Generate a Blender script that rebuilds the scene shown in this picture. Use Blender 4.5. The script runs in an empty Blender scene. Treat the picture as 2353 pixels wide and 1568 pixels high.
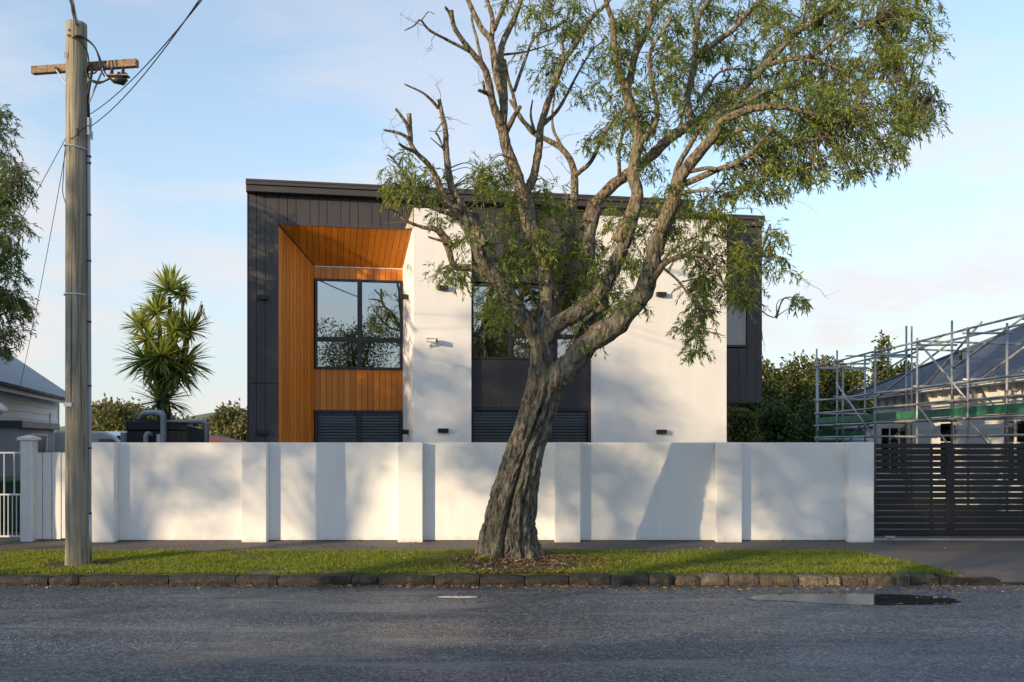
import bpy, math, random
import numpy as np
from mathutils import Vector, noise, Matrix

random.seed(7)
RNG = np.random.default_rng(7)
SC = bpy.context.scene
COL = SC.collection
R = math.radians

# ------------------------------------------------------------------ camera
CAMZ = 1.95
FPX, CX, HY = 2070.6, 1176.5, 1011.8          # focal length, centre and horizon on a 2353 px wide picture
cam = bpy.data.cameras.new('camera')
cam.sensor_width = 36.0
cam.lens = 36.0 * FPX / 2353.0
cam.shift_y = (HY - 784.0) / 2353.0
cam.clip_end = 5000
camo = bpy.data.objects.new('camera', cam)
camo.location = (0, 0, CAMZ)
camo.rotation_euler = (R(90), 0, 0)
COL.objects.link(camo)
SC.camera = camo

# ------------------------------------------------------------------ sky and sun
SUN_AZ, SUN_EL = R(50), R(11)                  # light travels towards +X +Y
wd = bpy.data.worlds.new('World')
SC.world = wd
wd.use_nodes = True
nt = wd.node_tree
nt.nodes.clear()
wo = nt.nodes.new('ShaderNodeOutputWorld')
bg = nt.nodes.new('ShaderNodeBackground')
sky = nt.nodes.new('ShaderNodeTexSky')
sky.sky_type = 'NISHITA'
sky.sun_disc = False
sky.sun_elevation = SUN_EL
sky.sun_rotation = math.pi + SUN_AZ
sky.air_density = 1.0
sky.dust_density = 0.15
sky.ozone_density = 1.6
bg.inputs['Strength'].default_value = 0.15
# thin clouds: one soft layer, thicker towards the horizon all the way round
tc = nt.nodes.new('ShaderNodeTexCoord')
mp = nt.nodes.new('ShaderNodeMapping')
mp.inputs['Scale'].default_value = (1.6, 1.6, 6.0)
mp.inputs['Location'].default_value = (5.1, 3.3, 1.4)
ns = nt.nodes.new('ShaderNodeTexNoise')
ns.inputs['Scale'].default_value = 1.9
ns.inputs['Detail'].default_value = 7
ns.inputs['Roughness'].default_value = 0.55
ns.inputs['Distortion'].default_value = 0.3
rp = nt.nodes.new('ShaderNodeValToRGB')
rp.color_ramp.elements[0].position = 0.45
rp.color_ramp.elements[1].position = 0.60
sx = nt.nodes.new('ShaderNodeSeparateXYZ')
mr = nt.nodes.new('ShaderNodeMapRange')
mr.inputs['From Min'].default_value = 0.02
mr.inputs['From Max'].default_value = 0.5
mr.inputs['To Min'].default_value = 0.95
mr.inputs['To Max'].default_value = 0.12
mu = nt.nodes.new('ShaderNodeMath'); mu.operation = 'MULTIPLY'
mx = nt.nodes.new('ShaderNodeMix'); mx.data_type = 'RGBA'
mx.inputs[7].default_value = (1.78, 1.92, 2.14, 1)
L = nt.links.new
L(tc.outputs['Generated'], mp.inputs['Vector']); L(mp.outputs[0], ns.inputs['Vector'])
L(ns.outputs['Fac'], rp.inputs['Fac']); L(tc.outputs['Generated'], sx.inputs[0])
L(sx.outputs['Z'], mr.inputs['Value']); L(rp.outputs['Color'], mu.inputs[0]); L(mr.outputs[0], mu.inputs[1])
mh = nt.nodes.new('ShaderNodeMapRange'); mh.interpolation_type = 'SMOOTHSTEP'      # thin haze, denser at the horizon
for k_, v_ in (('From Min', 0.0), ('From Max', 0.36), ('To Min', 0.85), ('To Max', 0.30)): mh.inputs[k_].default_value = v_
L(sx.outputs['Z'], mh.inputs['Value']); L(mh.outputs[0], mx.inputs[0])
mc = nt.nodes.new('ShaderNodeMix'); mc.data_type = 'RGBA'; mc.inputs[7].default_value = (2.55, 2.36, 2.35, 1)
L(mu.outputs[0], mc.inputs[0]); L(mx.outputs[2], mc.inputs[6])
L(sky.outputs[0], mx.inputs[6]); L(mc.outputs[2], bg.inputs['Color'])
L(bg.outputs[0], wo.inputs['Surface'])

sun = bpy.data.lights.new('sun', 'SUN')
sun.energy = 2.35
sun.angle = R(0.55)
sun.color = (1.0, 0.75, 0.46)
suno = bpy.data.objects.new('sun', sun)
SUNV = Vector((math.sin(SUN_AZ) * math.cos(SUN_EL), math.cos(SUN_AZ) * math.cos(SUN_EL), -math.sin(SUN_EL)))
suno.rotation_euler = SUNV.to_track_quat('-Z', 'Y').to_euler()
suno.location = (-40, -30, 30)
COL.objects.link(suno)

SC.view_settings.view_transform = 'Standard'
SC.view_settings.look = 'None'
SC.view_settings.exposure = 1.25
SC.view_settings.gamma = 1.0
SC.render.engine = 'CYCLES'
SC.cycles.max_bounces = 7
SC.cycles.transparent_max_bounces = 12
SC.cycles.use_denoising = True

# ------------------------------------------------------------------ material helpers
def new_mat(name, col=(0.5, 0.5, 0.5), rough=0.6, metal=0.0, spec=0.5):
    m = bpy.data.materials.new(name)
    m.use_nodes = True
    b = m.node_tree.nodes['Principled BSDF']
    b.inputs['Base Color'].default_value = (*col, 1)
    b.inputs['Roughness'].default_value = rough
    b.inputs['Metallic'].default_value = metal
    b.inputs['Specular IOR Level'].default_value = spec
    return m

class NT:
    """tiny node builder"""
    def __init__(s, m):
        s.t = m.node_tree; s.b = s.t.nodes['Principled BSDF']
        s.tc = s.t.nodes.new('ShaderNodeTexCoord')
    def n(s, k, **kw):
        x = s.t.nodes.new(k)
        for a, v in kw.items():
            if hasattr(x, a): setattr(x, a, v)
            else: x.inputs[a].default_value = v
        return x
    def l(s, a, b): s.t.links.new(a, b); return s
    def co(s, scale=(1, 1, 1), kind='Object', rot=(0, 0, 0)):
        m = s.n('ShaderNodeMapping'); m.inputs['Scale'].default_value = scale
        m.inputs['Rotation'].default_value = rot
        s.l(s.tc.outputs[kind], m.inputs['Vector']); return m.outputs[0]
    def noise(s, v, scale, detail=4, rough=0.5, dist=0.0):
        x = s.n('ShaderNodeTexNoise'); x.inputs['Scale'].default_value = scale
        x.inputs['Detail'].default_value = detail; x.inputs['Roughness'].default_value = rough
        x.inputs['Distortion'].default_value = dist
        if v is not None: s.l(v, x.inputs['Vector'])
        return x.outputs['Fac']
    def ramp(s, v, stops):
        r = s.n('ShaderNodeValToRGB'); cr = r.color_ramp
        while len(cr.elements) < len(stops): cr.elements.new(0.5)
        for e, (p, c) in zip(cr.elements, stops):
            e.position = p; e.color = (*c, 1) if not isinstance(c, (int, float)) else (c, c, c, 1)
        s.l(v, r.inputs['Fac']); return r.outputs['Color']
    def mix(s, f, a, b, mode='MIX'):
        x = s.n('ShaderNodeMix'); x.data_type = 'RGBA'; x.blend_type = mode
        for sock, v in ((x.inputs[0], f), (x.inputs[6], a), (x.inputs[7], b)):
            if isinstance(v, bpy.types.NodeSocket): s.l(v, sock)
            elif isinstance(v, (int, float)): sock.default_value = v if sock.type == 'VALUE' else (v, v, v, 1)
            else: sock.default_value = (*v, 1)
        return x.outputs[2]
    def bump(s, h, strength=0.5, dist=0.02):
        x = s.n('ShaderNodeBump'); x.inputs['Strength'].default_value = strength
        x.inputs['Distance'].default_value = dist
        s.l(h, x.inputs['Height']); s.l(x.outputs[0], s.b.inputs['Normal']); return s
    def base(s, c): return s.l(c, s.b.inputs['Base Color'])
    def rough(s, c): return s.l(c, s.b.inputs['Roughness'])

M = {}
# asphalt of the road: chip seal with worn, paler tracks and damp, smoother streaks
m = M['road'] = new_mat('chip_seal', rough=0.85, spec=0.6)
t = NT(m); v = t.co()
vor = t.n('ShaderNodeTexVoronoi'); vor.inputs['Scale'].default_value = 48; t.l(v, vor.inputs['Vector'])
chip = t.ramp(vor.outputs['Color'], [(0.15, (0.010, 0.013, 0.020)), (0.55, (0.036, 0.042, 0.055)), (0.9, (0.17, 0.175, 0.185))])
big = t.noise(t.co((0.25, 1.1, 1)), 1.3, 5, 0.6)
c = t.mix(t.ramp(big, [(0.38, 0.0), (0.66, 0.8)]), chip, t.mix(1.0, chip, (1.9, 1.85, 1.8), 'MULTIPLY'))
crk = t.n('ShaderNodeTexVoronoi'); crk.feature = 'DISTANCE_TO_EDGE'; crk.inputs['Scale'].default_value = .42; t.l(t.co((1, 1.6, 1)), crk.inputs['Vector'])
c = t.mix(t.ramp(t.noise(t.co(), .6, 3), [(0.5, 0.0), (0.62, 1.0)]), c, t.mix(t.ramp(crk.outputs['Distance'], [(0.004, 0.75), (0.012, 0.0)]), c, (0.01, 0.01, 0.011)))
patch = t.noise(t.co((0.12, 0.9, 1)), 2.2, 6, 0.65, 0.6)
c = t.mix(t.ramp(patch, [(0.54, 0.0), (0.66, 0.7)]), c, (0.16, 0.175, 0.20))  # worn pale patches, with the bluish sheen put into their colour
wet = t.noise(t.co((0.16, 0.55, 1)), 1.7, 4, 0.55)
rw = t.ramp(wet, [(0.38, 0.24), (0.58, 0.56)])
gp = t.n('ShaderNodeNewGeometry'); sp_ = t.n('ShaderNodeVectorMath'); sp_.operation = 'SUBTRACT'
sp_.inputs[1].default_value = (4.2, 11.05, 0); t.l(gp.outputs['Position'], sp_.inputs[0])
sm_ = t.n('ShaderNodeVectorMath'); sm_.operation = 'MULTIPLY'; sm_.inputs[1].default_value = (.42, 1.25, 0); t.l(sp_.outputs[0], sm_.inputs[0])
ln_ = t.n('ShaderNodeVectorMath'); ln_.operation = 'LENGTH'; t.l(sm_.outputs[0], ln_.inputs[0])
ad_ = t.n('ShaderNodeMath'); ad_.operation = 'MULTIPLY_ADD'; ad_.inputs[1].default_value = .9; t.l(t.noise(t.co((1, 2.2, 1)), 2.2, 5, .6), ad_.inputs[0]); t.l(ln_.outputs['Value'], ad_.inputs[2])
dm_ = t.ramp(ad_.outputs[0], [(0.55, 1.0), (0.98, 0.0)])                # damp ground left round the puddle
t.rough(t.mix(dm_, rw, 0.16))
t.base(t.mix(dm_, c, t.mix(1.0, c, (0.55, 0.55, 0.58), 'MULTIPLY')))
t.bump(vor.outputs['Distance'], 0.75, 0.018)

m = M['path'] = new_mat('footpath_asphalt', rough=0.8)
t = NT(m); v = t.co()
c = t.ramp(t.noise(v, 120, 3, 0.7), [(0.35, (0.07, 0.06, 0.052)), (0.75, (0.155, 0.128, 0.11))])
c = t.mix(t.ramp(t.noise(t.co((0.5, 1.5, 1)), 1.4, 5), [(0.35, 0.0), (0.75, 0.7)]), c, (0.155, 0.128, 0.108))
t.base(c); t.bump(t.noise(v, 160, 2), 0.35, 0.006)

m = M['ground'] = new_mat('ground', rough=0.95)
t = NT(m); v = t.co()
t.base(t.ramp(t.noise(v, 0.35, 6), [(0.35, (0.035, 0.05, 0.018)), (0.7, (0.09, 0.085, 0.045))]))
m = M['soil'] = new_mat('turf_soil', rough=0.95)
t = NT(m); v = t.co()
t.base(t.ramp(t.noise(v, 9, 6), [(0.3, (0.05, 0.055, 0.018)), (0.55, (0.10, 0.105, 0.032)), (0.75, (0.15, 0.12, 0.06))])); t.bump(t.noise(v, 60, 4), 0.7, 0.02)
m = M['mulch'] = new_mat('bare_earth', rough=0.95)
t = NT(m); v = t.co()
t.base(t.ramp(t.noise(v, 28, 6, 0.7), [(0.3, (0.022, 0.015, 0.010)), (0.55, (0.075, 0.048, 0.030)), (0.8, (0.17, 0.12, 0.075))])); t.bump(t.noise(v, 70, 4), 0.9, 0.03)

m = M['basalt'] = new_mat('basalt_kerb', rough=0.75)
t = NT(m); v = t.co()
oi = t.n('ShaderNodeObjectInfo')
c = t.ramp(t.noise(v, 14, 6, 0.65), [(0.3, (0.009, 0.009, 0.009)), (0.55, (0.028, 0.026, 0.022)), (0.8, (0.095, 0.08, 0.06))])
c = t.mix(oi.outputs['Random'], c, t.mix(1.0, c, (0.62, 0.58, 0.52), 'MULTIPLY'))
t.base(c); t.bump(t.noise(v, 40, 5), 0.7, 0.02)

m = M['kerb_pale_sunlit'] = new_mat('pale_sunlit_kerb_stone', rough=0.85)  # paler brown stone, with warm sunlight put into its colour
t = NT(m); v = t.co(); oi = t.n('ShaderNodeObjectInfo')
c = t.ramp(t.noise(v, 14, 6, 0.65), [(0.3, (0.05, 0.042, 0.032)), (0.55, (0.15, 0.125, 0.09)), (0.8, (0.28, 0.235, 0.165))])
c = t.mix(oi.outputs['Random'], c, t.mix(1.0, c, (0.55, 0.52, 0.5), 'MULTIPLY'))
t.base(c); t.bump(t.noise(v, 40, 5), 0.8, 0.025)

m = M['stucco'] = new_mat('white_stucco', rough=0.85, spec=0.25)
t = NT(m); v = t.co()
c = t.ramp(t.noise(t.co((1, 1, 0.25)), 2.2, 6, 0.6), [(0.3, (0.80, 0.795, 0.785)), (0.7, (0.87, 0.865, 0.855))])
st = t.noise(t.co((9, 9, 0.35)), 1.0, 5, 0.6)
c = t.mix(t.ramp(st, [(0.58, 0.0), (0.9, 0.34)]), c, (0.56, 0.55, 0.52))
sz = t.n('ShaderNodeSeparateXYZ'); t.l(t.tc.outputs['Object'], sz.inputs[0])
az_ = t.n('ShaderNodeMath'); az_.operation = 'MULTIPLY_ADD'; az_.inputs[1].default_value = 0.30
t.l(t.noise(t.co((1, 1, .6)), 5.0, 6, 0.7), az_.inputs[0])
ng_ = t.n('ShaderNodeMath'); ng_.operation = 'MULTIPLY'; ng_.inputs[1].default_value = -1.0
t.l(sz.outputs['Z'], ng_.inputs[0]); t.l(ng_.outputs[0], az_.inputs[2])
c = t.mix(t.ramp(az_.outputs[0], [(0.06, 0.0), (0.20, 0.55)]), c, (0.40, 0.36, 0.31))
t.base(c); t.bump(t.noise(v, 190, 3), 0.12, 0.004)

def paint(name, col, rough=0.45, var=0.12, spec=0.4, metal=0.0, bump=0.0):
    m = new_mat(name, col, rough, metal, spec)
    t = NT(m); v = t.co()
    lo = tuple(c * (1 - var) for c in col); hi = tuple(min(1, c * (1 + var)) for c in col)
    oi = t.n('ShaderNodeObjectInfo')
    c = t.ramp(t.noise(v, 3.5, 6, 0.6), [(0.3, lo), (0.7, hi)])
    c = t.mix(oi.outputs['Random'], c, t.mix(1.0, c, (1 - var * .8,) * 3, 'MULTIPLY'))
    t.base(c)
    t.rough(t.ramp(t.noise(v, 6, 4), [(0.3, max(0.05, rough - .08)), (0.7, min(1, rough + .1))]))
    if bump: t.bump(t.noise(v, 60, 3), bump, 0.004)
    return m
M['cladding'] = paint('charcoal_cladding', (0.062, 0.058, 0.061), 0.5, 0.10)
M['panel'] = paint('charcoal_panel', (0.040, 0.040, 0.046), 0.42, 0.06)
M['fascia'] = paint('charcoal_fascia', (0.060, 0.055, 0.056), 0.45, 0.08)
M['frame'] = paint('window_joinery', (0.028, 0.030, 0.035), 0.35, 0.05)
M['black'] = paint('black_metal', (0.016, 0.016, 0.018), 0.4, 0.1)
M['gate'] = paint('gate_powder_coat', (0.011, 0.012, 0.015), 0.42, 0.08)
M['white'] = paint('white_paint', (0.74, 0.74, 0.73), 0.55, 0.06, bump=0.08)
M['board'] = paint('weatherboard_paint', (0.76, 0.74, 0.70), 0.6, 0.07, bump=0.1)
M['primer'] = paint('weatherboard_primer', (0.70, 0.71, 0.72), 0.65, 0.08, bump=0.1)
M['trim'] = paint('pale_trim', (0.62, 0.60, 0.57), 0.6, 0.05)
M['shade_blue'] = paint('bay_shade_blue', (0.40, 0.45, 0.50), 0.6, 0.06)  # boards of the cottage bay, bluish shade put into the colour
M['roof_grey'] = paint('grey_roof', (0.30, 0.33, 0.36), 0.42, 0.08)
M['roof_blue'] = paint('slate_blue_roof', (0.062, 0.078, 0.105), 0.42, 0.10)
M['galv'] = paint('galvanised_steel', (0.42, 0.43, 0.44), 0.42, 0.22, metal=0.55)
M['green'] = paint('green_board', (0.035, 0.20, 0.105), 0.55, 0.28)
M['pvc'] = paint('grey_pvc', (0.34, 0.37, 0.41), 0.42, 0.05)
M['tank'] = paint('black_tank', (0.022, 0.024, 0.028), 0.45, 0.1)
M['redroof'] = paint('red_roof', (0.22, 0.07, 0.05), 0.6, 0.15)
M['van'] = paint('white_van_paint', (0.68, 0.69, 0.68), 0.25, 0.03)
M['rubber'] = paint('rubber', (0.014, 0.014, 0.014), 0.8, 0.1)
M['bin'] = paint('green_bin', (0.02, 0.075, 0.035), 0.45, 0.15)
M['binlid'] = paint('bin_lid', (0.03, 0.14, 0.05), 0.45, 0.15)
M['blind'] = paint('venetian_blind', (0.70, 0.73, 0.75), 0.5, 0.06)
M['curtain'] = paint('pale_curtain', (0.55, 0.57, 0.58), 0.8, 0.08)
M['cable'] = paint('black_cable', (0.012, 0.012, 0.013), 0.6, 0.1)
M['room'] = paint('dark_room', (0.03, 0.03, 0.034), 0.95, 0.1, spec=0.05)
M['strap'] = paint('steel_strap', (0.62, 0.63, 0.64), 0.35, 0.1, metal=0.4)
M['rock'] = paint('pale_board_offcut', (0.5, 0.42, 0.32), 0.8, 0.1)

# oiled cedar, each board its own tone
m = M['cedar'] = new_mat('oiled_cedar', rough=0.42)
t = NT(m)
oi = t.n('ShaderNodeObjectInfo')
vm = t.n('ShaderNodeVectorMath'); vm.operation = 'ADD'
cmb = t.n('ShaderNodeCombineXYZ')
ml = t.n('ShaderNodeMath'); ml.operation = 'MULTIPLY'; ml.inputs[1].default_value = 37.0
t.l(oi.outputs['Random'], ml.inputs[0]); t.l(ml.outputs[0], cmb.inputs[0]); t.l(ml.outputs[0], cmb.inputs[2])
t.l(t.co((14, 14, 0.7)), vm.inputs[0]); t.l(cmb.outputs[0], vm.inputs[1])
gr = t.noise(vm.outputs[0], 2.4, 6, 0.65, 0.8)
c = t.ramp(gr, [(0.25, (0.46, 0.135, 0.011)), (0.5, (0.72, 0.235, 0.018)), (0.78, (0.88, 0.34, 0.034))])
c = t.mix(oi.outputs['Random'], c, t.mix(1.0, c, (0.70, 0.62, 0.52), 'MULTIPLY'))
t.base(c); t.bump(gr, 0.15, 0.004)

# weathered power pole timber
def timber(name, stops, sc=(16, 16, 0.55)):
    m = new_mat(name, rough=0.85)
    t = NT(m)
    g = t.noise(t.co(sc), 1.6, 7, 0.65, 0.6)
    c = t.ramp(g, stops)
    blot = t.noise(t.co((2, 2, 0.8)), 1.4, 4)
    c = t.mix(t.ramp(blot, [(0.4, 0.0), (0.75, 0.65)]), c, t.mix(1.0, c, (0.62, 0.68, 0.60), 'MULTIPLY'))
    ck = t.noise(t.co((sc[0] * 2.2, sc[1] * 2.2, sc[2] * .5)), 1.5, 3, .5)
    c = t.mix(t.ramp(ck, [(0.60, 0.0), (0.64, 0.8)]), c, (0.035, 0.03, 0.025))
    t.base(c); t.bump(g, 0.8, 0.02)
    return m
M['pole'] = timber('weathered_pole', [(0.3, (0.13, 0.115, 0.085)), (0.5, (0.30, 0.265, 0.20)), (0.7, (0.45, 0.40, 0.30))])
M['arm'] = timber('crossarm_timber', [(0.25, (0.17, 0.11, 0.06)), (0.5, (0.30, 0.21, 0.125)), (0.8, (0.42, 0.31, 0.20))], (6, 6, 14))

def bark(name, stops, moss, scale=1.0, furrow=(7, 7, 1.6)):
    m = new_mat(name, rough=0.95, spec=0.2)
    t = NT(m)
    a = t.noise(t.co(furrow), 3.0 * scale, 8, 0.7, 0.5)
    f = t.noise(t.co(), 34 * scale, 5, 0.7)
    c = t.ramp(a, stops)
    c = t.mix(t.ramp(f, [(0.35, 0.55), (0.6, 0.0)]), c, t.mix(1.0, c, (0.45, 0.42, 0.38), 'MULTIPLY'))
    ms = t.noise(t.co(), 5.5, 6, 0.7)
    c = t.mix(t.ramp(ms, [(0.47, 0.0), (0.62, 0.75)]), c, moss)
    lc = t.noise(t.co((1, 1, 1.1)), 16, 4, 0.6)
    c = t.mix(t.ramp(lc, [(0.62, 0.0), (0.68, 0.65)]), c, (0.33, 0.34, 0.27))
    t.base(c)
    vo = t.n('ShaderNodeTexVoronoi'); vo.inputs['Scale'].default_value = 9 * scale; t.l(t.co((1.6, 1.6, 0.5)), vo.inputs['Vector'])
    h = t.mix(0.5, a, vo.outputs['Distance'])
    t.bump(h, 1.0, 0.09)
    return m
M['bark'] = bark('furrowed_bark', [(0.40, (0.036, 0.031, 0.027)), (0.5, (0.165, 0.143, 0.118)), (0.62, (0.34, 0.305, 0.25))], (0.195, 0.205, 0.135))
M['limb'] = bark('limb_bark', [(0.40, (0.075, 0.058, 0.04)), (0.5, (0.24, 0.19, 0.13)), (0.62, (0.43, 0.355, 0.25))], (0.22, 0.215, 0.13), 1.5, (5, 5, 3))
M['twig'] = paint('twig_bark', (0.13, 0.115, 0.075), 0.85, 0.2)
M['bark2'] = bark('grey_bark', [(0.3, (0.05, 0.045, 0.038)), (0.7, (0.16, 0.14, 0.11))], (0.12, 0.13, 0.07))

def leaf_mat(name, stops, transl=0.35, rough=0.5):
    m = bpy.data.materials.new(name); m.use_nodes = True
    nt = m.node_tree; b = nt.nodes['Principled BSDF']; out = nt.nodes['Material Output']
    t = NT(m)
    g = t.n('ShaderNodeNewGeometry')
    pos = t.noise(t.co(), 1.1, 3)
    ad = t.n('ShaderNodeMath'); ad.operation = 'MULTIPLY_ADD'; ad.inputs[1].default_value = 0.62
    sc = t.n('ShaderNodeMath'); sc.operation = 'MULTIPLY'; sc.inputs[1].default_value = 0.40
    t.l(pos, sc.inputs[0]); t.l(g.outputs['Random Per Island'], ad.inputs[0]); t.l(sc.outputs[0], ad.inputs[2])
    c = t.ramp(ad.outputs[0], stops)
    t.base(c); b.inputs['Roughness'].default_value = rough; b.inputs['Specular IOR Level'].default_value = 0.35
    tr = t.n('ShaderNodeBsdfTranslucent'); ms = t.n('ShaderNodeMixShader'); ms.inputs[0].default_value = transl
    c2 = t.mix(1.0, c, (1.5, 1.35, 0.6), 'MULTIPLY')
    t.l(c2, tr.inputs['Color']); t.l(b.outputs[0], ms.inputs[1]); t.l(tr.outputs[0], ms.inputs[2]); t.l(ms.outputs[0], out.inputs['Surface'])
    return m
M['leaf'] = leaf_mat('willow_leaf', [(0.15, (0.036, 0.088, 0.038)), (0.45, (0.115, 0.185, 0.048)), (0.75, (0.31, 0.34, 0.065)), (0.97, (0.52, 0.47, 0.11))], .45)
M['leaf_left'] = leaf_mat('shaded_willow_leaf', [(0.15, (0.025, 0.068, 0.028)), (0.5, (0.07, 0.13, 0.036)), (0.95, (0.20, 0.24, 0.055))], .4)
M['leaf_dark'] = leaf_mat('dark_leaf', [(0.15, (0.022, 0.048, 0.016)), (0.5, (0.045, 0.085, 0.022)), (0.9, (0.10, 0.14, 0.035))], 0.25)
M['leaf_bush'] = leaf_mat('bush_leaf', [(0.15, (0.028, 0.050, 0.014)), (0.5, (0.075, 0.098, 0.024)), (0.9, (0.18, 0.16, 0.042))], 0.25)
M['leaf_far'] = leaf_mat('far_leaf', [(0.15, (0.055, 0.072, 0.030)), (0.5, (0.12, 0.125, 0.05)), (0.9, (0.24, 0.20, 0.085))], 0.2)
M['leaf_yellow'] = leaf_mat('yellow_leaf', [(0.15, (0.20, 0.19, 0.03)), (0.6, (0.38, 0.32, 0.05)), (0.95, (0.5, 0.42, 0.08))], 0.2)
M['sword'] = leaf_mat('cabbage_leaf', [(0.12, (0.11, 0.17, 0.07)), (0.5, (0.25, 0.33, 0.10)), (0.85, (0.50, 0.49, 0.13)), (0.99, (0.62, 0.52, 0.22))], 0.42)
M['sword_dry'] = leaf_mat('dry_cabbage_leaf', [(0.2, (0.20, 0.14, 0.08)), (0.9, (0.34, 0.26, 0.15))], 0.2)
M['grass'] = leaf_mat('grass_blade', [(0.1, (0.06, 0.12, 0.02)), (0.4, (0.14, 0.225, 0.03)), (0.72, (0.32, 0.34, 0.05)), (0.98, (0.50, 0.42, 0.13))], 0.45)
M['straw'] = leaf_mat('dry_grass', [(0.1, (0.15, 0.10, 0.045)), (0.9, (0.36, 0.27, 0.13))], 0.2)
M['litter'] = leaf_mat('leaf_litter', [(0.1, (0.06, 0.035, 0.018)), (0.5, (0.17, 0.10, 0.045)), (0.9, (0.36, 0.25, 0.12))], 0.1)
M['hill'] = paint('hill_grass', (0.20, 0.21, 0.13), .95, .25)

# glass: mirror by grazing angle over a clear pane
m = M['glass'] = bpy.data.materials.new('window_glass'); m.use_nodes = True
nt2 = m.node_tree; nt2.nodes.clear()
o_ = nt2.nodes.new('ShaderNodeOutputMaterial'); fr = nt2.nodes.new('ShaderNodeFresnel'); fr.inputs['IOR'].default_value = 1.75
gl = nt2.nodes.new('ShaderNodeBsdfGlossy'); gl.inputs['Roughness'].default_value = 0.01; gl.inputs['Color'].default_value = (0.95, 0.97, 1, 1)
tp = nt2.nodes.new('ShaderNodeBsdfTransparent'); tp.inputs['Color'].default_value = (0.80, 0.82, 0.83, 1)
ms_ = nt2.nodes.new('ShaderNodeMixShader')
nt2.links.new(fr.outputs[0], ms_.inputs[0]); nt2.links.new(tp.outputs[0], ms_.inputs[1]); nt2.links.new(gl.outputs[0], ms_.inputs[2]); nt2.links.new(ms_.outputs[0], o_.inputs['Surface'])
# tinted glass with a mirror-like solar coating (upper front windows)
m = M['glass_mirror'] = m.copy(); m.name = 'coated_glass'
for n_ in m.node_tree.nodes:
    if n_.type == 'FRESNEL': n_.inputs['IOR'].default_value = 4.6
    if n_.type == 'BSDF_TRANSPARENT': n_.inputs['Color'].default_value = (0.45, 0.5, 0.5, 1)
m = M['water'] = new_mat('puddle_water', (0.012, 0.013, 0.015), 0.02, 0, 1.0)
m.node_tree.nodes['Principled BSDF'].inputs['IOR'].default_value = 1.9

# ------------------------------------------------------------------ geometry helpers
def tag(o, label=None, cat=None, group=None, kind=None):
    if label: o['label'] = label
    if cat: o['category'] = cat
    if group: o['group'] = group
    if kind: o['kind'] = kind
    return o

def empty(name, loc, rz=0.0, label=None, cat=None, group=None):
    o = bpy.data.objects.new(name, None)
    o.empty_display_size = 0.2
    o.location = loc; o.rotation_euler = (0, 0, rz)
    COL.objects.link(o)
    return tag(o, label, cat, group)

def link(name, me, parent=None, loc=(0, 0, 0), rot=(0, 0, 0), scale=None):
    o = bpy.data.objects.new(name, me)
    o.location = loc; o.rotation_euler = rot
    if scale: o.scale = scale
    if parent is not None: o.parent = parent
    COL.objects.link(o)
    return o

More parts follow.
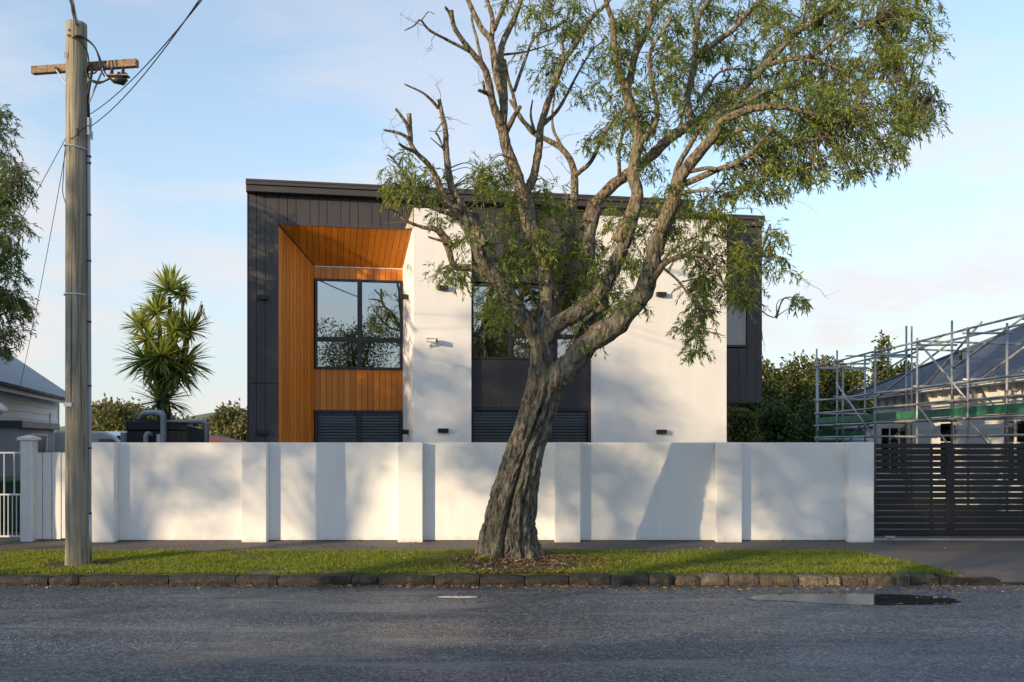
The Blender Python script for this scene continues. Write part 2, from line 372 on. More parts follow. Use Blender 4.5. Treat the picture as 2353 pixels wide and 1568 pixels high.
class MB:
    def __init__(s): s.v = []; s.f = []
    def box(s, x0, x1, y0, y1, z0, z1):
        if x1 < x0: x0, x1 = x1, x0
        if y1 < y0: y0, y1 = y1, y0
        if z1 < z0: z0, z1 = z1, z0
        b = len(s.v)
        s.v += [(x0, y0, z0), (x1, y0, z0), (x1, y1, z0), (x0, y1, z0), (x0, y0, z1), (x1, y0, z1), (x1, y1, z1), (x0, y1, z1)]
        s.f += [tuple(b + i for i in q) for q in ((0, 3, 2, 1), (4, 5, 6, 7), (0, 1, 5, 4), (1, 2, 6, 5), (2, 3, 7, 6), (3, 0, 4, 7))]
        return s
    def poly(s, pts):
        b = len(s.v); s.v += [tuple(p) for p in pts]; s.f.append(tuple(range(b, b + len(pts)))); return s
    def prism(s, pts, off):
        """closed prism: outline pts, extruded by vector off"""
        n = len(pts); b = len(s.v); off = Vector(off)
        s.v += [tuple(p) for p in pts] + [tuple(Vector(p) + off) for p in pts]
        s.f.append(tuple(range(b, b + n))); s.f.append(tuple(range(b + 2 * n - 1, b + n - 1, -1)))
        for i in range(n):
            j = (i + 1) % n; s.f.append((b + j, b + i, b + n + i, b + n + j))
        return s
    def tube(s, pts, rad, n=8, caps=True, wob=0.0):
        pts = [Vector(p) for p in pts]
        if not isinstance(rad, (list, tuple)): rad = [rad] * len(pts)
        b = len(s.v); up = None
        for i, p in enumerate(pts):
            d = (pts[min(i + 1, len(pts) - 1)] - pts[max(i - 1, 0)])
            if d.length < 1e-9: d = Vector((0, 0, 1))
            d.normalize()
            if up is None:
                up = d.orthogonal().normalized()
            else:
                up = (up - d * up.dot(d))
                up = up.normalized() if up.length > 1e-6 else d.orthogonal().normalized()
            sd = d.cross(up)
            for k in range(n):
                a = 2 * math.pi * k / n
                r = rad[i]
                q = p + (up * math.cos(a) + sd * math.sin(a)) * r
                if wob:
                    w = noise.noise(q * (0.55 / max(r, 0.02)) ) * wob + noise.noise(q * 9) * wob * 0.5
                    q = p + (q - p) * (1 + w)
                s.v.append(tuple(q))
        for i in range(len(pts) - 1):
            for k in range(n):
                k2 = (k + 1) % n
                s.f.append((b + i * n + k, b + i * n + k2, b + (i + 1) * n + k2, b + (i + 1) * n + k))
        if caps:
            s.f.append(tuple(b + k for k in range(n - 1, -1, -1)))
            e = b + (len(pts) - 1) * n
            s.f.append(tuple(e + k for k in range(n)))
        return s
    def lathe(s, c, prof, n=16):
        b = len(s.v)
        for r, z in prof:
            for k in range(n):
                a = 2 * math.pi * k / n
                s.v.append((c[0] + r * math.cos(a), c[1] + r * math.sin(a), c[2] + z))
        for i in range(len(prof) - 1):
            for k in range(n):
                k2 = (k + 1) % n
                s.f.append((b + i * n + k, b + i * n + k2, b + (i + 1) * n + k2, b + (i + 1) * n + k))
        s.f.append(tuple(b + k for k in range(n - 1, -1, -1)))
        s.f.append(tuple(b + (len(prof) - 1) * n + k for k in range(n)))
        return s
    def mesh(s, name, mat, smooth=False):
        me = bpy.data.meshes.new(name)
        me.from_pydata(s.v, [], s.f); me.materials.append(mat)
        if smooth: me.polygons.foreach_set('use_smooth', [True] * len(me.polygons))
        me.update(); return me
    def build(s, name, mat, parent=None, smooth=False, bevel=0.0, loc=(0, 0, 0)):
        o = link(name, s.mesh(name, mat, smooth), parent, loc)
        if bevel: add_bevel(o, bevel)
        return o

def add_bevel(o, w, seg=1):
    b = o.modifiers.new('bevel', 'BEVEL'); b.width = w; b.segments = seg; b.limit_method = 'ANGLE'; b.angle_limit = R(40)
    return o

def box_part(name, mat, parent, x0, x1, y0, y1, z0, z1, bevel=0.0):
    return MB().box(x0, x1, y0, y1, z0, z1).build(name, mat, parent, bevel=bevel)

UNIT = {}
def unit_box(mat):
    """a shared bevelled unit-less box mesh for alike pieces; scaled by the object"""
    if mat.name not in UNIT:
        UNIT[mat.name] = MB().box(-.5, .5, -.5, .5, -.5, .5).mesh('piece_' + mat.name, mat)
    return UNIT[mat.name]
def piece(name, mat, parent, x0, x1, y0, y1, z0, z1):
    return link(name, unit_box(mat), parent, ((x0 + x1) / 2, (y0 + y1) / 2, (z0 + z1) / 2), (0, 0, 0), (abs(x1 - x0), abs(y1 - y0), abs(z1 - z0)))

def quads_np(name, V, mat, parent=None, nper=4):
    """V: (N*nper,3) vertices, each nper consecutive ones a face"""
    N = len(V) // nper
    me = bpy.data.meshes.new(name)
    me.vertices.add(len(V)); me.vertices.foreach_set('co', V.astype(np.float32).ravel())
    me.loops.add(N * nper); me.loops.foreach_set('vertex_index', np.arange(N * nper, dtype=np.int32))
    me.polygons.add(N); me.polygons.foreach_set('loop_start', np.arange(0, N * nper, nper, dtype=np.int32))
    try: me.polygons.foreach_set('loop_total', np.full(N, nper, dtype=np.int32))
    except Exception: pass
    me.materials.append(mat); me.update(calc_edges=True); me.validate()
    return link(name, me, parent)

def unit(a):
    return a / (np.linalg.norm(a, axis=-1, keepdims=True) + 1e-9)

def leaves(name, P, D, Ln, W, mat, parent=None, broad=0.42, droop=0.0):
    """one diamond per leaf: P base points, D directions"""
    N = len(P)
    D = unit(D)
    Rn = RNG.normal(size=(N, 3))
    S = unit(np.cross(D, Rn))
    Nn = np.cross(S, D)
    Ln = Ln.reshape(-1, 1); W = W.reshape(-1, 1)
    mid = P + D * Ln * broad + Nn * Ln * 0.05
    tip = P + D * Ln
    tip[:, 2] -= (droop * Ln[:, 0])
    V = np.empty((N, 4, 3))
    V[:, 0] = P; V[:, 1] = mid + S * W / 2; V[:, 2] = tip; V[:, 3] = mid - S * W / 2
    return quads_np(name, V.reshape(-1, 3), mat, parent)

def lerp(a, b_, t_): return a + (b_ - a) * t_
# pixels of the photograph (2353 wide) -> points
def P3(x, y, Y):
    return Vector(((x - CX) / FPX * Y, Y, CAMZ + (HY - y) / FPX * Y))
class Plane:
    """a vertical plane with origin O, direction e; local x along e, local y inwards"""
    def __init__(s, O, e):
        l = math.hypot(*e); s.e = (e[0] / l, e[1] / l); s.O = O; s.n = (-s.e[1], s.e[0])
        s.rz = math.atan2(s.e[1], s.e[0])
    def at(s, x, y, d=0.0):
        rx, rz = (x - CX) / FPX, (HY - y) / FPX
        t = (d + s.O[0] * s.n[0] + s.O[1] * s.n[1]) / (rx * s.n[0] + s.n[1])
        return ((t * rx - s.O[0]) * s.e[0] + (t - s.O[1]) * s.e[1], CAMZ + t * rz)
    def u(s, x, d=0.0): return s.at(x, 900, d)[0]
    def z(s, x, y, d=0.0): return s.at(x, y, d)[1]
def crop(ox, oy, sc):
    return lambda x, y: ((ox + x / sc) * 0.9412, (oy + y / sc) * 0.9412)
c5 = crop(900, 0, 2.614); c6r = crop(1600, 0, 2.613); c7 = crop(1050, 500, 2.529); s6 = crop(1960, 760, 4.357); cab = crop(300, 640, 4.127)

def smooth_path(pts, per=6):
    """Catmull-Rom through tuples (any length); returns list of tuples"""
    A = [np.array(p, float) for p in pts]
    if len(A) < 3:
        return [tuple(A[0] + (A[-1] - A[0]) * k / per) for k in range(per + 1)]
    out = []
    for i in range(len(A) - 1):
        p0 = A[i - 1] if i else 2 * A[0] - A[1]
        p1, p2 = A[i], A[i + 1]
        p3 = A[i + 2] if i + 2 < len(A) else 2 * A[-1] - A[-2]
        for k in range(per):
            t = k / per
            out.append(tuple(0.5 * ((2 * p1) + (-p0 + p2) * t + (2 * p0 - 5 * p1 + 4 * p2 - p3) * t * t + (-p0 + 3 * p1 - 3 * p2 + p3) * t ** 3)))
    out.append(tuple(A[-1]))
    return out

# ================================================================== THE GROUND
def struct(o, label=None, kind='structure'):
    o['kind'] = kind
    if label: o['label'] = label
    return o
KERB_Y, GRASS_Y, PATH_Y, WALL_Y = 12.10, 12.34, 14.42, 15.70
def sheet(name, mat, x0, x1, y0, y1, z0, z1, nx=1, ny=1, fz=None):
    b = MB()
    for j in range(ny + 1):
        for i in range(nx + 1):
            x = x0 + (x1 - x0) * i / nx; y = y0 + (y1 - y0) * j / ny
            z = z0 + (z1 - z0) * j / ny + (fz(x, y) if fz else 0)
            b.v.append((x, y, z))
    for j in range(ny):
        for i in range(nx):
            a = j * (nx + 1) + i
            b.f.append((a, a + 1, a + nx + 2, a + nx + 1))
    return b.build(name, mat, smooth=True)
struct(MB().poly([(-1500, -1500, -.06), (1500, -1500, -.06), (1500, 2500, -.06), (-1500, 2500, -.06)]).build('ground', M['ground']), 'ground around the houses')
struct(sheet('road', M['road'], -90, 90, 2.0, KERB_Y + .02, 0, 0, 60, 12), 'dark chip seal road with worn pale patches and painted blue sheen')
struct(MB().box(-90, 90, -3.0, 2.0, -.05, .13).build('far_pavement', M['path']), 'pavement on the camera side of the street')
# lot behind the wall, pavement in front of it
struct(MB().box(-40, 60, WALL_Y + .3, 60, -.05, .19).build('yard', M['path']), 'paved yard behind the wall')
DRV = 6.0      # driveway begins
struct(sheet('footpath', M['path'], -60, 90, PATH_Y - .05, WALL_Y + .32, .168, .2, 80, 4), 'brown grey asphalt footpath along the white wall')
fp = [(DRV - .55, PATH_Y - .03, .172), (60, PATH_Y - .03, .172), (60, KERB_Y + .1, .035), (DRV + .75, KERB_Y + .1, .035), (DRV + .12, KERB_Y + .16, .125), (DRV + .05, GRASS_Y + .1, .128)]
struct(MB().prism(fp, (0, 0, -.12)).build('driveway', M['path']), 'dark asphalt driveway crossing beside the grass')
def edge_x(y):   # right-hand end of the grass strip
    return DRV - .6 + (PATH_Y - y) / (PATH_Y - GRASS_Y) * .72
bv = [(-60, GRASS_Y - .16, .10), (edge_x(GRASS_Y), GRASS_Y - .16, .10), (edge_x(GRASS_Y), GRASS_Y, .13), (edge_x(PATH_Y), PATH_Y, .168), (-60, PATH_Y, .168), (-60, GRASS_Y, .13)]
def berm_z(x, y):
    return .13 + (y - GRASS_Y) / (PATH_Y - GRASS_Y) * .04
TREE_X, TREE_Y = P3(1183, 1270, 13.4).x, 13.4
def lump(x, y):
    d = math.hypot((x - TREE_X) / 1.0, (y - TREE_Y) / .8)
    return .09 * math.exp(-d * d) + noise.noise(Vector((x * .9, y * 1.6, 0))) * .018
def berm_sheet():
    b = MB(); nx, ny = 260, 16; x0 = -30
    for j in range(ny + 1):
        y = GRASS_Y - .10 + (PATH_Y + .03 - GRASS_Y + .10) * j / ny
        x1 = edge_x(y)
        for i in range(nx + 1):
            x = x0 + (x1 - x0) * i / nx
            b.v.append((x, y, berm_z(x, y) + lump(x, y) * min(1, .25 + (y - GRASS_Y + .1) * 2) + .004 - (.075 if j == 0 else 0)))
    for j in range(ny):
        for i in range(nx):
            a = j * (nx + 1) + i; b.f.append((a, a + 1, a + nx + 2, a + nx + 1))
    return b.build('verge', M['soil'], smooth=True)
struct(berm_sheet(), 'grass verge between kerb and footpath')
# bare earth under the tree and round the pole
def patch(name, cx, cy, rx, ry, seed, mat, h=.012, n=40):
    b = MB(); b.v.append((cx, cy, berm_z(cx, cy) + lump(cx, cy) + h + .03))
    for ring in (0.35, 0.7, 1.0):
        for k in range(n):
            a = 2 * math.pi * k / n
            w = 1 + .28 * noise.noise(Vector((math.cos(a) * 1.7, math.sin(a) * 1.7, seed)))
            x = cx + rx * ring * w * math.cos(a); y = cy + ry * ring * w * math.sin(a)
            y = max(GRASS_Y - .05, min(PATH_Y + .04, y))
            b.v.append((x, y, berm_z(x, y) + lump(x, y) + (h + .012 * noise.noise(Vector((x * 7, y * 7, 3)))) * (1 if ring < 1 else .3)))
    for k in range(n): b.f.append((0, 1 + k, 1 + (k + 1) % n))
    for r_ in range(2):
        for k in range(n):
            k2 = (k + 1) % n; o = 1 + r_ * n
            b.f.append((o + k, o + n + k, o + n + k2, o + k2))
    return b.build(name, mat, smooth=True)
struct(patch('bare_earth', TREE_X + .05, TREE_Y - .32, 1.02, .78, 3.0, M['mulch']), 'bare earth around the foot of the big tree')
struct(patch('bare_earth', P3(181, 1290, 13.07).x, 13.07, .62, .32, 8.0, M['mulch']), 'bare earth around the foot of the power pole')

# kerb: each stone on a mortar bed
kerb = struct(MB().box(-60, DRV + .55, KERB_Y + .05, GRASS_Y - .02, -.04, .085).build('kerb', M['basalt']), 'basalt stone kerb along the grass verge')
def kx(x): return (x - CX) / FPX * KERB_Y
marks = [-420, -240, -70, 108, 178, 386, 540, 636, 806, 866, 996]
stones = list(zip(marks[:-1], marks[1:]))
rm = [998, 1102, 1205, 1307, 1403, 1491, 1547, 1611, 1676, 1746, 1837, 1902, 1936, 1996, 2062, 2095, 2161]
stones += list(zip(rm[:-1], rm[1:]))
for i, (a, b_) in enumerate(stones):
    x0, x1 = kx(a) + .008, kx(b_) - .008
    far = a < 990
    h = (.118 + random.uniform(-.006, .006)) if far else .132 + random.uniform(-.024, .02)
    tl_ = random.uniform(-.016, .016); y0 = KERB_Y + random.uniform(-.02, .02) - (0.03 if 990 < a < 1250 else 0)
    b = MB(); n = 5; rows = []
    for k in range(n + 1):
        x = x0 + (x1 - x0) * k / n
        e = .022 if k in (0, n) else 0.0
        j = lambda s: random.uniform(-s, s) + tl_ * (k / n - .5) * (s < .0085) * .8
        rows.append([(x, y0 + .012 + e + j(.006), -.03), (x, y0 + e + j(.008), .045), (x, y0 + .004 + e + j(.008), h - .035 - e), (x, y0 + .035 + j(.008), h - e + j(.005)), (x, GRASS_Y - .05, h - e * .5 + j(.006)), (x, GRASS_Y - .01, .03)])
    for r_ in rows: b.v += r_
    for k in range(n):
        for q in range(5):
            p = k * 6 + q; b.f.append((p, p + 6, p + 7, p + 1))
    b.f.append(tuple(range(5, -1, -1))); b.f.append(tuple(n * 6 + q for q in range(6)))
    b.build('kerb_stone', M['basalt'] if a < 1500 else M['kerb_pale_sunlit'], kerb)
x0, x1 = kx(2164), kx(2228)
MB().prism([(x0, KERB_Y + .01, -.03), (x1, KERB_Y + .03, -.03), (x1, KERB_Y + .03, .03), ((x0 + x1) / 2, KERB_Y + .01, .10), (x0, KERB_Y + .005, .135)], (0, .2, 0)).build('kerb_stone', M['basalt'], kerb)
for k in range(9):
    x0 = kx(2232) + k * .46
    MB().box(x0, x0 + .45, KERB_Y + .0, KERB_Y + .11, -.03, .036 + random.uniform(-.006, .006)).build('kerb_stone', M['basalt'], kerb, bevel=.012)

# ------------------------------------------------------------------ puddles
def puddle(name, cx, cy, rx, ry, seed, label, skew=0.0, n=72):
    b = MB(); pts = []
    for k in range(n):
        a = 2 * math.pi * k / n
        w = 1 + .22 * noise.noise(Vector((math.cos(a) * 1.3, math.sin(a) * 1.3, seed))) + .10 * noise.noise(Vector((math.cos(a) * 5, math.sin(a) * 5, seed + 4)))
        x = cx + rx * w * math.cos(a); y = cy + ry * w * math.sin(a) + skew * math.cos(a)
        pts.append((x, y, .005))
    b.poly(pts)
    o = b.build(name, M['water']); return struct(o, label)
def road_y(y): return CAMZ * FPX / (y - HY)
puddle('puddle', (1958 - CX) / FPX * road_y(1376), road_y(1376), 1.24, .42, 1.2, 'long puddle by the kerb mirroring wall and gate', -.10)
puddle('puddle', (1052 - CX) / FPX * road_y(1373), road_y(1373), .27, .075, 5.2, 'small bright puddle in front of the big tree')

# ================================================================== WHITE WALL
WT = CAMZ - (1017 - HY) / FPX * 15.56
def wx(x, Y=15.53): return (x - CX) / FPX * Y
wall = empty('boundary_wall', (0, WALL_Y, .19), 0, 'long white stucco street wall with shallow piers', 'wall')
piers = [(204, 262), (555, 612), (914, 971), (1275, 1334), (1647, 1705), (1950, 2008)]
PX = [(wx(a), wx(b_)) for a, b_ in piers]
for (a, b_) in PX:
    box_part('pier', M['stucco'], wall, a, b_, 15.53 - WALL_Y, 15.95 - WALL_Y, -.05, WT - .19, .006)
for (a, b_) in zip(PX[:-1], PX[1:]):
    box_part('wall_panel', M['stucco'], wall, a[1] + .001, b_[0] - .001, 15.705 - WALL_Y, 15.90 - WALL_Y, -.05, WT - .192, .005)
# the recess behind each pier edge keeps a thin dark joint at the foot
for (a, b_) in zip(PX[:-1], PX[1:]):
    box_part('foot_joint', M['black'], wall, a[1] + .003, b_[0] - .003, 15.698 - WALL_Y, 15.706 - WALL_Y, -.02, .018)

# ================================================================== SLIDING GATE
GY = 15.84
gate = empty('sliding_gate', (wx(2008, GY) + .02, GY, .2), 0, 'black sliding driveway gate of horizontal metal slats', 'gate')
gx0, gx1 = 0.0, 4.6
gz0, gz1 = .06, CAMZ - (1020 - HY) / FPX * GY - .2
mx0, mx1 = wx(2174, GY) - gate.location.x, wx(2191, GY) - gate.location.x
box_part('top_rail', M['gate'], gate, gx0, gx1, -.03, .03, gz1 - .075, gz1, .004)
box_part('bottom_rail', M['gate'], gate, gx0, gx1, -.03, .03, gz0, gz0 + .12, .004)
box_part('end_stile', M['gate'], gate, gx0 + .001, gx0 + .004, -.029, .029, gz0 + .12, gz1 - .075)
box_part('centre_stile', M['gate'], gate, mx0, mx1, -.034, .028, gz0 + .121, gz1 - .076, .004)
box_part('end_stile', M['gate'], gate, gx1 - .1, gx1 - .001, -.033, .028, gz0 + .121, gz1 - .076, .004)
zz = gz0 + .135; pitch = .1087
while zz + .085 < gz1 - .07:
    for (a, b_) in ((gx0 + .004, mx0 - .002), (mx1 + .002, gx1 - .102)):
        piece('slat', M['gate'], gate, a, b_, -.018, .006, zz, zz + .092)
    zz += pitch
for xx in (.98, 2.62, 3.5):
    box_part('back_brace', M['gate'], gate, xx, xx + .04, .008, .03, gz0 + .12, gz1 - .075)
for xx in (.25, 2.75):
    MB().tube([(xx - .03, 0, .03), (xx + .03, 0, .03)], .035, 12).build('wheel', M['black'], gate)
    box_part('wheel_bracket', M['galv'], gate, xx - .09, xx + .09, -.036, -.031, .03, .07)
box_part('ground_track', M['galv'], gate, -.05, 4.9, -.05, .05, -.004, .012)

# ================================================================== MAIN HOUSE
hp = Plane(((570 - CX) / FPX * 18.2, 18.2), (1, .172))
house = empty('modern_house', (hp.O[0], hp.O[1], .19), hp.rz, 'two storey modern house of charcoal cladding, white stucco and cedar behind the wall', 'house')
G = .19
def HZ(x, y, d=0.0): return hp.z(x, y, d) - G
def HU(x, d=0.0): return hp.u(x, d)
ztop = HZ(569, 410, -.25); zf2 = HZ(569, 423, -.25); zf1 = HZ(569, 438, -.25)
uL = 0.0; uFE = HU(1597, -.25); uW1a, uW1b = HU(950, -.12), HU(1083, -.12); uW2a, uW2b = HU(1362, -.12), HU(1670, -.12)
uR = HU(1751, .9)
DEP = 9.0
# core volumes
zwood = HZ(648, 517)
uw0 = HU(640)
bd = .9                                        # depth of the recess
ub0, ub1 = HU(722, bd), HU(925.5, bd)
uwR = lerp(uW1a, ub1, .12 / (bd + .12)) + .06
zb = HZ(720, 610, bd)
box_part('wall_core', M['panel'], house, .03, uw0 - .02, .03, DEP, -.1, zf1 - .01)
box_part('wall_core', M['panel'], house, uw0 - .02, uW1a + .3, .03, DEP, zwood + .40, zf1 - .012)
box_part('wall_core', M['room'], house, uw0 - .02, uW1a + .3, bd + 2.5, DEP, -.1, zwood + .40)
box_part('wall_core', M['room'], house, uW1b - .02, uW2a + .02, 2.2, DEP, -.1, zf1 - .02)
box_part('wall_core', M['room'], house, uW2b - .3, uR - .08, 1.2, DEP, HZ(1700, 921, .9) + .05, zf1 - .02)
box_part('wall_core', M['panel'], house, uW2a + .4, uW2b - .3, .3, DEP, -.1, zf1 - .022)
# roofs and fascias
box_part('roof', M['fascia'], house, -.02, uFE, -.25, DEP, ztop - .05, ztop, .01)
box_part('roof', M['fascia'], house, uFE + .003, uR + .02, .78, DEP, ztop - .052, ztop - .004, .01)
f = box_part('fascia', M['fascia'], house, -.02, uFE, -.252, -.20, zf2, ztop - .052, .006)
f2 = box_part('fascia', M['fascia'], house, -.012, uFE - .008, -.215, -.15, zf1, zf2 - .006, .006)
box_part('soffit', M['panel'], house, -.01, uFE - .01, -.20, .02, zf1 + .02, zf1 + .05)
box_part('fascia', M['fascia'], house, uFE - .3, uR + .02, .76, .81, zf2, ztop - .056, .006)
box_part('fascia', M['fascia'], house, uFE - .3, uR + .012, .80, .86, zf1, zf2 - .006, .006)
box_part('fascia', M['fascia'], house, -.018, .03, -.199, DEP, zf1, ztop - .053)
for x in (940, 1245):                     # fascia joints
    box_part('fascia_joint', M['black'], house, HU(x, -.25), HU(x, -.25) + .006, -.2545, -.2525, zf2 + .004, ztop - .055)
# charcoal boards, wide - narrow - narrow; crop columns from the photograph
def cx4(x): return (580 + x / 2.24) * .9412
bx = [cx4(v) for v in (60, 103, 152, 226)]
zj = HZ(600, 880)
for a, b_ in zip(bx[:-1], bx[1:]):
    ua, ub = max(0.0, HU(a)) + .005, HU(b_) - .005
    piece('cladding_board', M['cladding'], house, ua, ub, -.012, .03, zj + .014, zf1 + .04)
    piece('cladding_board', M['cladding'], house, ua, ub, -.012, .03, -.1, zj - .014)
box_part('joint_flashing', M['frame'], house, -.015, uw0, -.03, .02, zj - .012, zj + .012)
box_part('corner_flashing', M['frame'], house, -.016, .012, -.020, .03, -.1, zf1 + .03)
bx = [cx4(v) for v in (226, 273, 320, 397, 445, 490, 565, 613, 660, 735, 780, 825, 900, 950, 1000)]
for a, b_ in zip(bx[:-1], bx[1:]):
    piece('cladding_board', M['cladding'], house, HU(a) + .005, HU(b_) - .005, -.012, .03, zwood, zf1 + .04)
x = 1083.0; k = 0
while x < 1362:                           # between the white walls
    w = (34, 21, 21)[k % 3]; k += 1
    piece('cladding_board', M['cladding'], house, HU(x) + .005, min(HU(x + w), uW2a) - .005, -.012, .04, HZ(1180, 650), zf1 + .04)
    x += w
# cedar funnel: left reveal
def lerp(a, b_, t_): return a + (b_ - a) * t_
nb = 10
ln = math.hypot(ub0 - uw0, bd)
for i in range(nb):
    s0, s1 = (i + .035) / nb, (i + .965) / nb
    q = []
    for s_ in (s0, s1):
        q.append((lerp(uw0, ub0, s_), lerp(.0, bd, s_), lerp(zwood, zb, s_)))
    nx_, ny_ = bd / ln, -(ub0 - uw0) / ln          # into the room
    off = Vector((-nx_ * .03, -ny_ * .03, 0))
    MB().prism([(q[0][0], q[0][1], -.1), (q[1][0], q[1][1], -.1), q[1], q[0]], off).build('cedar_board', M['cedar'], house)
# soffit boards
pit = (HU(925) - HU(650)) / 18.5
u_ = uw0 + .01
slope = Vector((0, bd, zb - zwood))
while u_ < uwR - .02:
    ua, ub = u_ + .004, min(u_ + pit, uwR) - .004
    def lim(uu): return max(0.0, min(1.0, (uu - uw0) / (ub0 - uw0)))
    def P_(uu, s_): return (uu, s_ * bd, zwood + (zb - zwood) * s_)
    la, lb = lim(ua), lim(ub)
    # right-hand edge slightly converges towards the white return
    cr = lambda uu, s_: uu + (ub1 + .06 - uwR) * s_ * max(0, (uu - ub0) / (uwR - ub0))
    MB().prism([P_(ua, 0), P_(ub, 0), P_(cr(ub, lb), lb), P_(cr(ua, la), la)], (0, .0, .035)).build('cedar_board', M['cedar'], house)
    u_ += pit
# back wall boards: strip above the window and panel below
zwh, zws = HZ(722, 640, bd), HZ(722, 848, bd)
zlh = HZ(722, 943, bd)
npan = 15
for i in range(npan):
    a = lerp(ub0, ub1, i / npan) + .004; b_ = lerp(ub0, ub1, (i + 1) / npan) - .004
    piece('cedar_board', M['cedar'], house, a, b_, bd, bd + .03, zwh + .004, zb - .006)
    piece('cedar_board', M['cedar'], house, a, b_, bd, bd + .03, zlh + .004, zws - .004)
box_part('backing', M['room'], house, ub0, ub1, bd + .031, bd + .05, zwh + .004, zb)
box_part('backing', M['room'], house, ub0, ub1, bd + .031, bd + .05, zlh + .004, zws)
box_part('soffit_trim', M['white'], house, ub0 + .01, ub1, bd - .012, bd + .001, zb - .03, zb - .008)
zc = HZ(645, 517, 0)
MB().tube([(uw0 + .0, -.016, zwood - .0), (ub0, bd - .012, zb - .004)], .012, 6).build('corner_bead', M['frame'], house)

# windows: frame, mullions, glass, blinds
def window(u0, u1, z0, z1, d, cols, rows, name='window', blind=None, glass='glass', fw=.045, room=1.2, curtain=None):
    w = empty(name, (u0, d, z0)); w.parent = house
    W_, H_ = u1 - u0, z1 - z0
    fb = MB()
    fb.box(0, W_, -.03, .05, 0, fw).box(0, W_, -.03, .05, H_ - fw, H_)
    fb.box(0, fw, -.029, .049, fw, H_ - fw).box(W_ - fw, W_, -.029, .049, fw, H_ - fw)
    fb.build('frame', M['frame'], w)
    xs = [0] + cols + [W_]; zs = [0] + rows + [H_]
    for c_ in cols: box_part('mullion', M['frame'], w, c_ - .03, c_ + .03, -.026, .046, fw, H_ - fw)
    for r_ in rows:
        for a, b_ in zip(xs[:-1], xs[1:]): box_part('transom', M['frame'], w, a + .03, b_ - .03, -.024, .044, r_ - .03, r_ + .03)
    for a, b_ in zip(xs[:-1], xs[1:]):
        for c_, e in zip(zs[:-1], zs[1:]):
            sb = MB(); q = .022
            sb.box(a + .03, b_ - .03, -.012, .03, c_ + .03, c_ + .03 + q).box(a + .03, b_ - .03, -.012, .03, e - .03 - q, e - .03)
            sb.box(a + .03, a + .03 + q, -.011, .029, c_ + .03 + q, e - .03 - q).box(b_ - .03 - q, b_ - .03, -.011, .029, c_ + .03 + q, e - .03 - q)
            sb.build('sash', M['frame'], w)
            box_part('pane', M[glass], w, a + .045, b_ - .045, .006, .012, c_ + .045, e - .045)
    # the room behind
    rb = MB()
    rb.poly([(0.01, room, 0), (W_ - .01, room, 0), (W_ - .01, room, H_), (0.01, room, H_)])
    rb.poly([(0.01, .05, 0), (W_ - .01, .05, 0), (W_ - .01, room, 0), (0.01, room, 0)])
    rb.poly([(0.01, .05, H_), (0.01, room, H_), (W_ - .01, room, H_), (W_ - .01, .05, H_)])
    rb.poly([(0.01, .05, 0), (0.01, room, 0), (0.01, room, H_), (0.01, .05, H_)])
    rb.poly([(W_ - .01, .05, 0), (W_ - .01, .05, H_), (W_ - .01, room, H_), (W_ - .01, room, 0)])
    rb.build('interior', M['room'], w)
    if blind:
        bb = MB(); z = H_ * blind[0]; top = H_ * blind[1]
        while z < top:
            bb.prism([(.06, .07, z), (.06, .10, z + .045), (.06, .102, z + .043), (.06, .072, z - .002)], (W_ - .12, 0, 0)); z += .062
        o = bb.build('blind', M['blind'], w); o['kind'] = 'stuff'
    if curtain:
        for a, b_ in curtain:
            cb = MB(); n = 24
            for k in range(n + 1):
                x = lerp(a * W_, b_ * W_, k / n); y = .14 + .025 * math.sin(k * 1.9)
                cb.v += [(x, y, .03), (x, y, H_ - .05)]
            for k in range(n): cb.f.append((2 * k, 2 * k + 2, 2 * k + 3, 2 * k + 1))
            cb.build('curtain', M['curtain'], w, smooth=True)
    return w
wd_ = ub1 - ub0
tag(window(ub0 + .02, ub1 - .01, zws, zwh, bd, [wd_ * .50], [(zwh - zws) * .33], glass='glass_mirror', curtain=[(.88, .99)]), 'tall window in cedar recess reflecting trees')
window(ub0 + .02, ub1 - .01, -.05, zlh, bd, [wd_ * .49], [], blind=(0, .97))
zmh, zms = HZ(1180, 655, .03), HZ(1180, 827, .03)
zqh = HZ(1180, 938, .03)
um0, um1 = uW1b + .015, uW2a - .015
mw = um1 - um0
window(um0, um1, zms, zmh, .035, [mw * .33, mw * .70], [(zmh - zms) * .32], glass='glass_mirror', blind=(.35, .98))
window(um0, um1, -.05, zqh, .035, [mw * .42, mw * .66], [], blind=(0, .97))
ux = [um0, um0 + mw * .255, um0 + mw * .66, um1]
for a, b_ in zip(ux[:-1], ux[1:]):
    box_part('spandrel_panel', M['panel'], house, a + .004, b_ - .004, .02, .06, zqh + .006, zms - .006, .003)
box_part('backing', M['room'], house, um0, um1, .061, .1, zqh + .004, zms - .004)

# white stucco volumes
zw1 = HZ(950, 478, -.12); zw2 = HZ(1640, 507, -.12)
zw2 = max(zw2, HZ(1660, 509, -.12))
b = MB()
